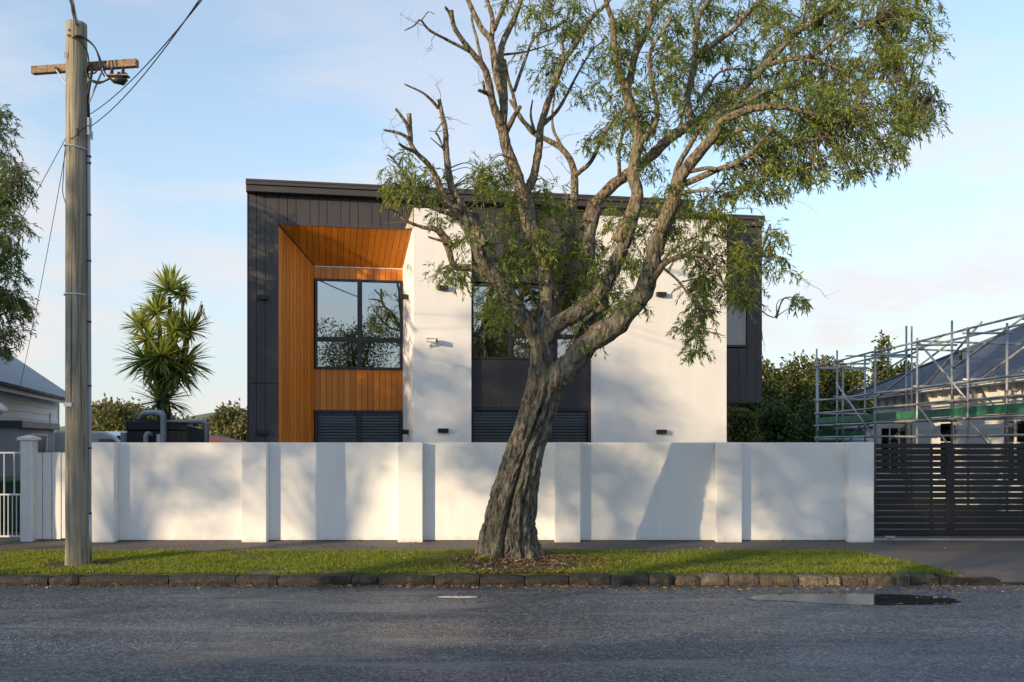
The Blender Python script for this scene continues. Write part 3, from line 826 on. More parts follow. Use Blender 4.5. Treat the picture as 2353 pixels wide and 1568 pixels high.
# plan outline of the left blade with its splayed return
plan = [(uW1a, -.12), (uW1b, -.12), (uW1b, .60), (ub1 + .30, bd + .3), (ub1, bd + .3), (ub1, bd - .0)]
zbase = -.1
n = len(plan)
b.prism([(p[0], p[1], zbase) for p in plan], (0, 0, zwood + .02 - zbase))
b.build('stucco_wall', M['stucco'], house)
zw1t = min(zw1, zf1 - .05)
b = MB()
b.prism([(uW1a, -.12, zwood + .021), (uW1b, -.12, zwood + .021), (uW1b, .10, zwood + .021), (HU(932), -.014, zwood + .021)], (0, 0, .001))
b.v = b.v[:4] + [(uW1a, -.12, zw1t), (uW1b, -.12, zw1t), (uW1b, .10, zw1t), (uW1a + .01, .05, zw1t)]
b.build('stucco_wall', M['stucco'], house)
MB().prism([(HU(932) - .0, -.016, zwood + .03), (uW1a - .004, -.126, zwood + .03), (uW1a - .004, -.126, zw1t), (uW1a - .0, -.016, zw1t)], (-.006, -.006, 0)).build('end_cap', M['rock'], house)
box_part('stucco_wall', M['stucco'], house, uW2a, uW2b, -.12, .6, -.1, zw2, .006)
box_part('wall_capping', M['fascia'], house, uW2a, uFE, -.135, .1, zw2 + .002, zf1 - .01)
# right-hand clad wing, set back, hung above the ground
zr0 = HZ(1710, 921, .9)
zrw0, zrw1 = HZ(1700, 798, .9), HZ(1700, 680, .9)
urw0, urw1 = uW2b + .0, HU(1723, .9)
ur = [HU(v, .9) for v in (1640, 1672, 1697, 1716, 1736, 1751)]
for a, b_ in zip(ur[:-1], ur[1:]):
    if b_ <= urw1 + .12 and a >= HU(1640, .9) - .01 and b_ > urw0 - .5 and a < urw1 - .05:
        piece('cladding_board', M['cladding'], house, a + .004, b_ - .004, .89, .93, zr0, zrw0 - .03)
        piece('cladding_board', M['cladding'], house, a + .004, b_ - .004, .89, .93, zrw1 + .03, zf1 + .02)
    else:
        piece('cladding_board', M['cladding'], house, a + .004, b_ - .004, .89, .93, zr0, zf1 + .02)
box_part('wall_core', M['panel'], house, urw1 + .06, uR - .005, .932, DEP, zr0 + .02, zf1 - .02)
box_part('wall_core', M['panel'], house, uW2b - .2, urw1 + .061, .932, 1.19, zr0 + .02, zrw0 - .03)
box_part('wall_core', M['panel'], house, uW2b - .2, urw1 + .061, .932, 1.19, zrw1 + .03, zf1 - .02)
box_part('wing_soffit', M['fascia'], house, uW2b - .2, uR, .9, DEP - .02, zr0 - .04, zr0 + .018)
window(HU(1655, .92), urw1 + .05, zrw0, zrw1, .92, [], [], curtain=[(.02, .98)])
MB().lathe((uW2b + .05, .2, HZ(1674, 905, 0) - .05), [(.01, 0), (.045, .02), (.05, .05), (.045, .08), (.01, .1)], 14).build('dome_vent', M['white'], house, True)

# wall lights, each a thing of its own
LIGHTS = []
def wall_light(x, y, d, label, wpx=24, hpx=10):
    u_, z_ = hp.at(x, y, d)
    p = Vector((hp.O[0] + hp.e[0] * u_ + hp.n[0] * d, hp.O[1] + hp.e[1] * u_ + hp.n[1] * d, z_))
    w_ = wpx / 110.0; h_ = hpx / 110.0
    e = empty('wall_light', p, hp.rz, label, 'wall light', 'slim up and down wall lights')
    box_part('body', M['black'], e, -w_ / 2, w_ / 2, -.10, -.012, -h_ / 2, h_ / 2, .004)
    box_part('back_plate', M['black'], e, -w_ / 2 + .02, w_ / 2 - .02, -.012, 0, -h_ / 2 + .01, h_ / 2 - .01)
wall_light(603, 684.5, -.012, 'black wall light on the charcoal boards left of the cedar, upper storey')
wall_light(602, 994, -.012, 'black wall light low on the charcoal boards just above the street wall')
wall_light(1016.5, 662.5, -.12, 'black wall light high on the white blade beside the cedar recess')
wall_light(1017.5, 990, -.12, 'black wall light low on the white blade beside the cedar recess')
wall_light(1517.5, 677.5, -.12, 'black wall light high on the wide white wall right of the tree')
wall_light(1518, 992.5, -.12, 'black wall light low on the wide white wall right of the tree')
def side_light(x, y, label):
    p = hp.at(x, y, .35)
    q = Vector((hp.O[0] + hp.e[0] * p[0] + hp.n[0] * .35, hp.O[1] + hp.e[1] * p[0] + hp.n[1] * .35, p[1]))
    e = empty('wall_light', q, hp.rz - R(62), label, 'wall light', 'slim up and down wall lights')
    box_part('body', M['black'], e, -.06, .06, -.10, -.012, -.05, .05, .004)
    box_part('back_plate', M['black'], e, -.05, .05, -.012, .06, -.04, .04)
side_light(934, 683, 'small black wall light on the narrow white splay beside the upper cedar window')
side_light(935, 993, 'small black wall light on the narrow white splay just above the street wall')
# security camera
u_, z_ = hp.at(990, 789, -.12)
cp = Vector((hp.O[0] + hp.e[0] * u_ + hp.n[0] * -.12, hp.O[1] + hp.e[1] * u_ + hp.n[1] * -.12, z_))
sc_ = empty('security_camera', cp, hp.rz, 'white security camera on a bracket on the white wall', 'security camera')
MB().tube([(-.03, 0, -.06), (-.03, -.015, -.06)], .05, 14).build('base', M['white'], sc_)
MB().tube([(-.03, -.01, -.06), (-.02, -.08, -.03), (.02, -.12, .015)], .016, 8).build('bracket', M['white'], sc_, True)
MB().tube([(-.09, -.10, .055), (.10, -.17, .03)], .045, 14).build('body', M['white'], sc_)
MB().box(-.12, .13, -.20, -.07, .078, .086).build('hood', M['white'], sc_)
MB().tube([(.10, -.17, .03), (.118, -.177, .028)], .04, 14).build('lens', M['black'], sc_)

# ================================================================== THE BIG TREE
TY = 13.4
tree = empty('street_tree', (TREE_X, TREE_Y, .15), 0, 'large leaning street tree with furrowed bark and willow-like leaves on the verge', 'tree')
TO = Vector(tree.location)
SKEL = []      # (x_px, y_px, depth, radius_m)
def pxm(Y): return Y / FPX

# --- trunk: measured outline, twisted furrows, root flare
st = [(1300, 1070, 1268), (1278, 1090, 1253), (1255, 1097, 1243), (1231, 1101, 1236), (1180, 1113, 1237), (1130, 1126, 1241), (1080, 1143, 1247), (1030, 1160, 1256), (985, 1177, 1269), (946, 1190, 1281), (905, 1202, 1296), (879, 1208, 1304), (850, 1213, 1296), (820, 1216, 1282), (787, 1219, 1272), (760, 1223, 1268)]
path = smooth_path([((a + b_) / 2, y, (b_ - a) / 2) for y, a, b_ in st], 18)
tb = MB(); NR = 180
for i, (x, y, r) in enumerate(path):
    c = P3(x, y, TY); r_ = r * pxm(TY) * .9; h = (1290 - y) / 500.0
    SKEL.append((x, y, 0.0, r_)) if i % 9 == 0 else None
    for k in range(NR):
        a = 2 * math.pi * k / NR
        dx, dy = math.cos(a), math.sin(a) * .92
        fade = max(0.0, min(1.0, (1.12 - h) * 4))
        # furrows facing the street, twisting with height
        g = 0.0
        for off, wd2, dp in ((-1.86 + h * .62, .085, .52), (-1.12 + h * .35, .07, .32), (-2.55 + h * .5, .06, .10), (.3 + h * .4, .09, .2), (1.7, .1, .22), (-.55 + h * .3, .05, .10)):
            d_ = (a - off + math.pi) % (2 * math.pi) - math.pi
            g += dp * math.exp(-(d_ / wd2) ** 2) * fade * (0.75 + .5 * noise.noise(Vector((h * 6, off * 3, 0))))
        flare = .13 * math.exp(-max(0, h) * 13) * (1 + 1.4 * math.sin(a * 5 + .6))
        q = Vector((dx * r_ * 7, dy * r_ * 7 , h * 3.2))
        ang = a - h * .6
        wp = noise.noise(Vector((math.cos(a) * 2, math.sin(a) * 2, h * 7))) * .16
        ca, sa = math.cos(ang + wp), math.sin(ang + wp)
        plates = (1 - min(1, abs(noise.noise(Vector((ca * 4.6, sa * 4.6, h * 3.2)))) * 4.5)) * .12 * (.5 + abs(noise.noise(Vector((ca * 3, sa * 3, h * 11)))) * 2) + (1 - min(1, abs(noise.noise(Vector((ca * 10, sa * 10, h * 11 + 5)))) * 3)) * .12 + noise.noise(Vector((ca * 22, sa * 22, h * 34))) * .05
        w = 1 + flare - g + .05 * noise.noise(q * .6) - plates + .06
        tb.v.append((c.x + dx * r_ * w - TO.x, c.y + dy * r_ * w - TO.y, c.z - TO.z + .02 * noise.noise(q)))
for i in range(len(path) - 1):
    for k in range(NR):
        k2 = (k + 1) % NR; tb.f.append((i * NR + k, i * NR + k2, (i + 1) * NR + k2, (i + 1) * NR + k))
tb.build('trunk', M['bark'], tree, True)

def limb(conv, pts, r0, r1, d0, d1, name='branch', mat='limb', n=14, wob=.16, per=6, rr=None):
    P = []
    L_ = len(pts) - 1
    for i, (x, y) in enumerate(pts):
        t_ = i / L_
        X_, Y_ = conv(x, y) if conv else (x, y)
        P.append((X_, Y_, d0 + (d1 - d0) * t_, .93 * (rr[i] if rr else r0 + (r1 - r0) * t_)))
    sp = smooth_path(P, per)
    W = []; Rr = []
    for i, (x, y, d, r) in enumerate(sp):
        W.append(P3(x, y, TY + d) - TO); Rr.append(max(.004, r * pxm(TY)))
        SKEL.append((x, y, d, Rr[-1]))
    b = MB().tube(W, Rr, n, True, wob)
    return b.build(name, M[mat], tree, True)
# right limb and its branches
limb(None, [(1236, 945), (1262, 893), (1297, 853), (1360, 783), (1416, 745), (1465, 691), (1491, 639), (1504, 582), (1528, 508), (1543, 471)], 0, 0, .05, -.9, mat='bark', n=44, wob=.24, per=12, rr=[26, 30, 31.5, 29, 26.5, 24, 22, 20, 18, 17])
limb(c6r, [(30, 1480), (110, 1290), (160, 1130), (320, 930), (385, 850), (420, 780), (530, 725), (650, 690), (800, 682), (950, 712), (1080, 760), (1180, 770), (1240, 710), (1300, 660), (1330, 560)], 0, 0, -.9, -1.9, rr=[17, 15.5, 14.5, 12.5, 11, 9.5, 8.5, 7.5, 6.5, 5.5, 5, 4.5, 3.5, 3, 2])
limb(c6r, [(385, 850), (405, 735), (470, 700), (600, 650), (700, 585), (850, 560)], 9, 2.5, -1.0, -.6)
limb(c6r, [(390, 925), (500, 850), (580, 820), (740, 822), (820, 890), (900, 912), (1050, 880)], 7, 2, -1.0, -1.7)
limb(c6r, [(115, 1180), (150, 1050), (220, 930), (290, 810), (330, 760)], 7.5, 5, -.95, -.3)
limb(c6r, [(150, 1190), (300, 1125), (400, 1082), (500, 1050), (600, 985), (680, 900), (745, 830)], 8, 3, -.95, -1.9)
limb(c6r, [(160, 1110), (320, 1075), (390, 1080)], 5, 4, -.95, -1.5)
limb(c6r, [(120, 1245), (260, 1220), (380, 1222)], 5.5, 2, -.9, -1.6)
limb(c7, [(1345, 500), (1400, 430), (1450, 362), (1540, 322), (1650, 312), (1760, 350), (1850, 430)], 9, 2, -.6, -1.6)
limb(c7, [(1400, 435), (1440, 350), (1475, 300), (1560, 240), (1660, 190)], 6, 2, -.6, -1.0)
limb(c7, [(1440, 390), (1540, 480), (1620, 590), (1700, 660)], 3, 1.2, -.7, -1.4)
limb(c7, [(1650, 312), (1760, 420), (1850, 520), (1980, 600), (2080, 680), (2140, 700)], 3, 1, -1.2, -1.9)
limb(c7, [(1660, 160), (1800, 200), (1950, 270), (2080, 330), (2145, 350)], 3, 1, -1.0, -1.7)
# leaning back limb that becomes the long right-hand bough
limb(c7, [(900, 960), (960, 820), (1030, 700), (1050, 600), (1010, 480), (980, 330), (985, 180), (1030, 20)], 24, 15, .15, .7, mat='bark', n=20, wob=.2)
limb(c5, [(1385, 1470), (1430, 1330), (1530, 1210), (1670, 1100), (1800, 1000), (1900, 900), (2000, 830), (2090, 780)], 15.5, 12.5, .7, .8)
limb(c6r, [(230, 805), (350, 720), (500, 610), (620, 500), (720, 400), (830, 280), (910, 200), (1050, 110), (1170, 20), (1230, -60)], 12, 4, .8, .9)
limb(c6r, [(715, 415), (850, 382), (940, 370), (1050, 330), (1130, 260), (1220, 210), (1330, 160), (1420, 130)], 6.5, 2.5, .8, .2)
limb(c6r, [(900, 375), (1050, 400), (1150, 430), (1230, 480), (1300, 560)], 4, 1.5, .6, 0)
limb(c6r, [(1140, 255), (1155, 150), (1180, 90), (1230, 60)], 4, 2, .5, .9)
limb(c6r, [(1220, 380), (1330, 460), (1450, 520), (1580, 540), (1700, 600), (1780, 640)], 3, 1, .2, -.6)
limb(c6r, [(240, 770), (205, 650), (232, 500), (255, 330), (258, 200), (290, 80), (350, 0), (380, -50)], 9.5, 5, .8, 1.5)
limb(c6r, [(255, 370), (370, 280), (500, 190), (570, 100), (640, 40), (720, -30)], 8, 5, 1.1, 1.7)
limb(c6r, [(905, 205), (945, 120), (990, 0), (1010, -60)], 4, 2.5, .9, 1.4)
limb(c6r, [(270, 650), (340, 550), (410, 462), (530, 440), (620, 450)], 4.5, 1.5, .8, 1.2)
# C: second right limb
limb(c7, [(690, 860), (760, 770), (820, 715), (960, 630), (1060, 540), (1140, 370), (1200, 230), (1270, 0)], 22, 16, .0, -.35, mat='bark', n=24, wob=.2)
limb(c5, [(1590, 1540), (1640, 1440), (1715, 1250), (1690, 1130), (1705, 980), (1725, 890), (1690, 740), (1645, 600), (1640, 530)], 16.5, 11.5, -.35, -.3)
limb(c5, [(1640, 560), (1600, 450), (1570, 300), (1560, 150), (1520, 30), (1500, -60)], 8.5, 5, -.3, -.8)
limb(c5, [(1642, 560), (1672, 490), (1700, 350), (1750, 250), (1800, 120), (1830, 0), (1840, -80)], 10, 7, -.3, .2)
limb(c5, [(1795, 140), (1850, 50), (1915, -10), (1950, -60)], 6.5, 4.5, .1, .5)
limb(c5, [(1708, 300), (1712, 220), (1700, 120)], 6, 5.5, -.1, -.2)
limb(c5, [(1735, 915), (1825, 800), (1842, 700), (1812, 550), (1790, 400), (1812, 295), (1880, 200), (1935, 105)], 7, 3.5, -.35, -.8)
limb(c5, [(1600, 1130), (1600, 950), (1640, 790), (1650, 760)], 5, 3, .5, 0)
# B: upright limb
limb(c7, [(695, 830), (705, 720), (722, 600), (712, 470), (682, 330), (640, 180), (605, 0)], 22, 15.5, .0, .1, mat='bark', n=22, wob=.2)
limb(c5, [(1035, 1560), (1012, 1400), (985, 1250), (930, 1080), (880, 950), (860, 850), (832, 760)], 17, 12, .1, -.1)
limb(c5, [(850, 800), (800, 690), (775, 560), (740, 440), (670, 350), (600, 260), (545, 170), (528, 65)], 10, 4.5, -.1, -.9)
limb(c5, [(545, 160), (515, 85), (488, 45)], 4, 3, -.8, -.95)
limb(c5, [(645, 330), (520, 265), (390, 195), (330, 130), (290, 165), (230, 195)], 4, 1, -.6, -1.3)
limb(c5, [(335, 135), (380, 78), (420, 90)], 1.4, .8, -1.1, -1.3)
limb(c5, [(855, 790), (862, 650), (825, 520), (800, 360), (780, 260), (720, 180), (660, 60), (625, -20)], 11, 5.5, -.1, .1)
limb(c5, [(720, 390), (690, 250), (665, 160), (655, 100)], 4, 2.5, -.2, .2)
limb(c5, [(868, 640), (856, 450), (842, 330), (880, 220), (930, 120), (965, 20), (990, -50)], 9, 6, 0, .6)
limb(c5, [(785, 270), (790, 120), (760, 20), (750, -40)], 6.5, 4.5, .1, .4)
limb(c5, [(800, 190), (850, 70), (895, -20)], 6, 5, .1, .5)
limb(c5, [(820, 700), (770, 610), (740, 590), (704, 578)], 6, 4, -.1, -.4)
limb(c5, [(742, 600), (735, 550), (728, 520)], 4, 3.5, -.3, -.3)
limb(c5, [(866, 860), (905, 790), (932, 735), (970, 680)], 8, 4.5, 0, -.3)
limb(c5, [(985, 1260), (1040, 1160), (1070, 1050), (1090, 900), (1100, 800), (1150, 640), (1200, 500), (1250, 380), (1330, 270), (1370, 190), (1430, 110), (1520, 20), (1580, -60)], 11.5, 4.5, .1, 1.0)
limb(c5, [(1115, 795), (1200, 712), (1265, 605), (1330, 480), (1420, 330), (1500, 260)], 5.5, 1.5, .5, 1.0)
limb(c5, [(1065, 852), (960, 740), (920, 600), (890, 500), (870, 380)], 6, 3, .4, .2)
limb(c5, [(1235, 400), (1240, 300), (1222, 220)], 4, 3.5, .7, .7)
limb(c5, [(1060, 845), (1035, 740), (1045, 640)], 4, 2, .45, .6)
limb(c5, [(930, 580), (1000, 380), (1060, 240), (1180, 180), (1260, 140)], 4.5, 1.5, .2, .9)
limb(c5, [(860, 350), (980, 335), (1080, 310), (1190, 270)], 3.2, 1, .2, .8)
# C2: pale limb behind
limb(None, [(1250, 800), (1275, 715), (1300, 620), (1312, 520), (1318, 465)], 14, 11, .3, 1.3)
limb(c5, [(1310, 1290), (1315, 1160), (1295, 1040), (1225, 945), (1130, 890), (1040, 842), (960, 730), (900, 640)], 11, 4, 1.3, 1.6)
limb(c5, [(1325, 1115), (1420, 1030), (1485, 895), (1560, 770), (1635, 690)], 6.5, 3, 1.3, .6)
limb(c5, [(1235, 945), (1180, 830), (1172, 720), (1190, 600)], 5, 2, 1.4, 1.6)
# A: left limb
limb(c7, [(690, 900), (640, 800), (600, 720), (520, 610), (430, 480), (350, 385), (305, 300), (232, 130), (150, 0)], 20, 13, .0, -.7, mat='bark', n=20, wob=.2)
limb(c5, [(705, 1570), (640, 1480), (560, 1370), (480, 1250), (430, 1130), (380, 1050), (300, 970), (250, 885), (190, 850), (95, 830)], 10.5, 2.5, -.55, -1.2)
limb(c5, [(268, 905), (262, 800), (258, 728)], 6, 5.5, -1.0, -1.0)
limb(c5, [(262, 850), (235, 780), (172, 695)], 4.5, 3, -1.0, -1.2)
limb(c5, [(300, 970), (235, 945), (192, 918)], 4.5, 2.5, -1.0, -1.3)
limb(c5, [(740, 1570), (690, 1460), (620, 1350), (540, 1220), (510, 1100), (495, 960), (490, 830), (465, 720), (450, 635)], 11.5, 4.5, -.6, -.7)
limb(c5, [(445, 690), (400, 640), (340, 590), (228, 538)], 4.2, 1.6, -.7, -1.0)
limb(c5, [(482, 960), (445, 870), (430, 845), (470, 780)], 2.8, 1.5, -.7, -.9)
limb(c5, [(475, 950), (395, 880)], 1.8, 1, -.7, -.9)
limb(c5, [(600, 1400), (500, 1360), (380, 1310), (300, 1230), (230, 1110), (150, 1010), (120, 990)], 6.5, 1.2, -.5, -1.2)
limb(c5, [(300, 1230), (200, 1190), (130, 1160)], 2.2, 1, -.9, -1.3)
limb(c7, [(340, 425), (250, 388), (150, 378), (112, 275), (62, 175), (0, 138)], 8.5, 6.5, -.3, -.7)
limb(c5, [(530, 1570), (500, 1520), (440, 1470), (340, 1450), (240, 1410), (170, 1350), (120, 1330)], 7, 1.5, -.7, -1.2)
limb(c5, [(512, 1550), (455, 1535), (400, 1520), (380, 1510)], 4, 1.5, -.7, -.8)
# surface roots
for pts in ([(1110, 1268), (1075, 1282), (1030, 1288)], [(1235, 1268), (1275, 1278), (1330, 1284)], [(1215, 1280), (1260, 1292), (1310, 1298)], [(1150, 1285), (1130, 1298), (1090, 1303)]):
    sp = []
    for (x, y) in pts:
        Y_ = (CAMZ - .19) * FPX / (y - HY); sp.append(P3(x, y, Y_) - TO)
    sp = [Vector(q) for q in smooth_path([tuple(q) for q in sp], 6)]
    MB().tube(sp, [.075 - .055 * i / (len(sp) - 1) for i in range(len(sp))], 8, True, .2).build('root', M['bark'], tree, True)

# --- foliage: sprays of drooping shoots, each joined to the nearest branch by a twig
FOL = [(1700, 120, 200, 120, 125), (1900, 110, 190, 105, 135), (2075, 90, 80, 85, 58), (1980, 230, 165, 90, 118), (1780, 270, 190, 80, 100), (1650, 210, 120, 100, 60),
       (1880, 355, 145, 62, 76), (1755, 395, 105, 48, 44), (2105, 245, 55, 62, 32), (1560, 120, 80, 110, 40), (2000, 15, 160, 45, 60), (1750, 0, 180, 40, 40), (2050, 350, 35, 45, 12),
       (1290, 40, 85, 50, 44), (1420, 95, 50, 85, 34), (1235, 140, 60, 50, 10), (1330, 165, 80, 70, 20), (1450, 225, 60, 65, 22), (1200, 20, 60, 25, 8), (1490, 30, 60, 50, 18),
       (1440, 300, 60, 45, 22), (1480, 380, 45, 35, 10), (1390, 335, 45, 25, 6), (1520, 260, 60, 60, 18),
       (1295, 555, 115, 105, 46), (1190, 515, 75, 65, 18), (1130, 405, 62, 32, 32), (1250, 460, 75, 36, 22), (1395, 600, 55, 85, 28), (1330, 660, 60, 58, 22), (1170, 630, 55, 55, 14), (1148, 715, 28, 38, 18), (1405, 690, 50, 40, 16), (1340, 770, 50, 30, 8), (1225, 600, 60, 50, 22), (1440, 500, 40, 40, 12),
       (918, 400, 28, 42, 12), (985, 415, 48, 40, 11), (945, 450, 48, 26, 8), (1030, 495, 55, 38, 9), (1040, 640, 45, 30, 14), (1085, 560, 30, 60, 10), (925, 350, 20, 12, 2),
       (1625, 500, 58, 45, 19), (1640, 580, 62, 45, 21), (1565, 560, 40, 38, 10), (1620, 670, 48, 45, 24), (1598, 745, 36, 42, 18), (1600, 800, 12, 15, 4), (1700, 655, 32, 55, 18), (1715, 590, 25, 45, 8), (1768, 530, 15, 40, 8), (1800, 600, 35, 35, 6), (1835, 690, 18, 10, 4), (1690, 510, 45, 25, 6), (1540, 470, 28, 55, 18), (1480, 560, 40, 45, 10), (1460, 690, 35, 28, 8), (1690, 440, 50, 25, 12)]
SK = np.array([(s[0], s[1], s[2], s[3]) for s in SKEL])
DENS = 1.0
def foliage(parent, origin, baseY, fol, skel, mat, seed=1, nl=(6, 10), ns_=(4, 7), sl=(.13, .32), spread=.34, leaf=(.06, .11), wid=(.013, .021), twig_mat='twig'):
    rg = np.random.default_rng(seed)
    Pn, Dn, Ln, Wn = [], [], [], []
    tw = MB()
    for (cx, cy, rx, ry, n) in fol:
        for _ in range(max(1, int(n * DENS))):
            a = rg.uniform(0, 2 * math.pi); q = math.sqrt(rg.uniform(0, 1))
            x = cx + rx * q * math.cos(a); y = cy + ry * q * math.sin(a)
            d2 = (skel[:, 0] - x) ** 2 + (skel[:, 1] - y) ** 2
            j = int(np.argmin(d2 + rg.uniform(0, 1500, len(d2))))
            dist = math.sqrt(d2[j]) * pxm(baseY)
            dep = skel[j, 2] + rg.normal(.28, spread + .35 * dist)
            A = np.array(P3(x, y, baseY + dep))
            B = np.array(P3(skel[j, 0], skel[j, 1], baseY + skel[j, 2]))
            mid = (A + B) / 2 + np.array((0, 0, .10 * np.linalg.norm(A - B))) + rg.normal(0, .05, 3)
            pts = smooth_path([tuple(B), tuple(mid), tuple(A)], 4)
            r0 = min(.013, .005 + .008 * np.linalg.norm(A - B))
            tw.tube([Vector(p) - Vector(origin) for p in pts], [r0 * (1 - .65 * i / (len(pts) - 1)) for i in range(len(pts))], 4, False)
            out = A - B; out[2] *= .3; out = out / (np.linalg.norm(out) + 1e-6)
            for _s in range(rg.integers(*ns_)):
                L0 = rg.uniform(*sl); m_ = rg.integers(*nl)
                d = rg.normal(0, .75, 3) + out * .55; d[2] = abs(d[2]) * .5 + rg.uniform(-.15, .45); d /= np.linalg.norm(d)
                p = A.copy(); step = L0 / m_; poly = [p.copy()]
                for k in range(m_):
                    d = d + np.array((0, 0, -.22)); d /= np.linalg.norm(d)
                    p = p + d * step; poly.append(p.copy())
                    for _q in range(2 if k > 2 else 1):
                        ld = d + rg.normal(0, .55, 3) + np.array((0, 0, -.30))
                        Pn.append(p); Dn.append(ld); Ln.append(rg.uniform(*leaf)); Wn.append(rg.uniform(*wid))
                if _s < 3:
                    tw.tube([Vector(poly[i]) - Vector(origin) for i in (0, m_ // 2, m_)], [.0032, .0026, .0016], 3, False)
    P_ = np.array(Pn) - np.array(origin)
    o = leaves('crown', P_, np.array(Dn), np.array(Ln), np.array(Wn), mat, parent)
    o['kind'] = 'stuff'
    t_ = tw.build('twigs', M[twig_mat], parent); t_['kind'] = 'stuff'
    return len(P_)
NLEAF = foliage(tree, TO, TY, FOL, SK, M['leaf'], 11)

# bare dead twigs
def dead_twigs(spots, seed):
    rg = random.Random(seed); b = MB()
    def grow(p, d, L_, r, lv):
        n = 4; pts = [p]
        for _ in range(n):
            d = (d + Vector((rg.gauss(0, .22), rg.gauss(0, .22), rg.gauss(0, .18)))).normalized(); pts.append(pts[-1] + d * L_ / n)
        b.tube([q - TO for q in pts], [r * (1 - .6 * i / n) for i in range(n + 1)], 3, False)
        if lv > 0:
            for i in (1, 2, 3, 4):
                if rg.random() < .75:
                    d2 = (d + Vector((rg.gauss(0, .8), rg.gauss(0, .8), rg.gauss(0, .6)))).normalized()
                    grow(pts[i], d2, L_ * rg.uniform(.4, .7), r * .55, lv - 1)
    for (x, y, dep, dx, dz, L_) in spots:
        grow(P3(x, y, TY + dep), Vector((dx, rg.uniform(-.4, .4), dz)).normalized(), L_, .006, 2)
    b.build('dead_twigs', M['twig'], tree)['kind'] = 'stuff'
dead_twigs([(1005, 250, -.7, .5, .9, .35), (1008, 270, -.7, .9, .2, .3), (920, 330, -1.1, -.5, .8, .35), (905, 350, -1.1, -.9, .5, .3), (985, 300, -.8, .7, -.2, .3), (1150, 170, -.6, -.6, -.5, .45), (1180, 130, -.3, -.4, -.8, .4), (1160, 110, -.3, -.3, -.9, .4), (1170, 60, 0, -.5, -.6, .4), (975, 60, -1.2, -1, .1, .35), (1000, 75, -1.2, -.2, -1, .3), (1300, 430, 1.2, .5, .7, .35), (1310, 400, 1.2, -.6, .5, .35), (1240, 340, 0, .8, -.2, .4), (1250, 380, 0, .7, -.6, .4), (1560, 460, 0, .4, .7, .4), (1480, 470, 0, .4, .6, .45), (1680, 480, -1, .9, .3, .6), (1750, 470, -1.2, .9, .1, .5), (1800, 620, -1.5, .8, -.4, .5), (1690, 640, -1.2, .9, -.5, .5), (1750, 760, -1.4, .8, -.5, .45), (1440, 420, .2, .2, .9, .4), (945, 470, -1, -.8, -.2, .35), (935, 510, -1, -.9, .2, .35), (1020, 600, -.7, -.3, -.9, .35), (1110, 720, -.3, -.2, -.9, .35), (1250, 620, -.1, .3, .9, .4), (1260, 640, -.1, -.5, .6, .4)], 5)

# ================================================================== POWER POLE
PY = 13.07
pb = P3(180.5, 1297, PY); pt = P3(175.5, 55, PY)
pole = empty('power_pole', (pb.x, PY, .14), 0, 'weathered round timber power pole with a crossarm', 'power pole')
PO = Vector(pole.location)
hgt = pt.z - .14
b = MB(); NRp = 40; NZ = 90
for i in range(NZ + 1):
    t_ = i / NZ; r_ = lerp(.176, .142, t_); cxp = lerp(0, pt.x - pb.x, t_)
    for k in range(NRp):
        a = 2 * math.pi * k / NRp
        w = 1 + .035 * noise.noise(Vector((math.cos(a) * 2.2, math.sin(a) * 2.2, t_ * 9))) - .03 * max(0, noise.noise(Vector((math.cos(a) * 7, math.sin(a) * 7, t_ * 3)))) + (.06 * math.exp(-t_ * 60))
        b.v.append((cxp + r_ * w * math.cos(a), r_ * w * math.sin(a), -.06 + t_ * (hgt + .06)))
for i in range(NZ):
    for k in range(NRp):
        k2 = (k + 1) % NRp; b.f.append((i * NRp + k, i * NRp + k2, (i + 1) * NRp + k2, (i + 1) * NRp + k))
b.f.append(tuple(NZ * NRp + k for k in range(NRp)))
b.build('post', M['pole'], pole, True)
def pp(x, y, dY=0.0): return P3(x, y, PY + dY) - PO
aL, aR = P3(75, 163, PY + .36) - PO, P3(312, 141.5, PY + .04) - PO
aL.y, aR.y = .36, .10
d_ = (aR - aL).normalized(); s_ = Vector((0, 0, 1)); w_ = d_.cross(s_).normalized()
arm = MB()
arm.prism([aL + w_ * .045 - s_ * .055, aL - w_ * .045 - s_ * .055, aL - w_ * .045 + s_ * .055, aL + w_ * .045 + s_ * .055], aR - aL)
arm.build('crossarm', M['arm'], pole, bevel=.006)
MB().tube([pp(127, 158, .22), pp(156, 200, .02)], .011, 6).build('brace', M['strap'], pole)
MB().tube([pp(240, 151, .05), pp(204, 238, -.02)], .013, 6).build('brace', M['galv'], pole)
for (x, y, e) in ((127, 157, .22), (240, 150, .04), (160, 70, -.12), (158, 82, -.13)):
    MB().tube([pp(x, y, e - .03), pp(x, y, e + .03)], .022, 8).build('bolt', M['galv'], pole)
# conduit up the right side with saddle bands
cl = [pp(206.0, 1297, -.01), pp(206.5, 1000, -.01), pp(205.0, 600, -.01), pp(203.5, 272, -.01)]
MB().tube([cl[1] * .01 + cl[0] * .99, cl[0] * .6 + cl[1] * .4], .030, 10).build('conduit_base', M['galv'], pole, True)
MB().tube(cl, .024, 10).build('conduit', M['pvc'], pole, True)
MB().tube([pp(204.5, 272, -.01), pp(204.5, 312, -.01)], .038, 10).build('conduit_head', M['pvc'], pole)
MB().box(*[v for ab in zip(tuple(pp(206, 318, -.05)), tuple(pp(213, 304, .05))) for v in ab]).build('junction_box', M['pvc'], pole)
for y in (360, 375, 494, 600, 740, 887, 1030, 1180):
    c_ = pp(204.5 + (y - 272) / 1025 * 2, y, -.01)
    MB().tube([c_ - Vector((0, 0, .012)), c_ + Vector((0, 0, .012))], .031, 10).build('saddle_band', M['black'], pole)
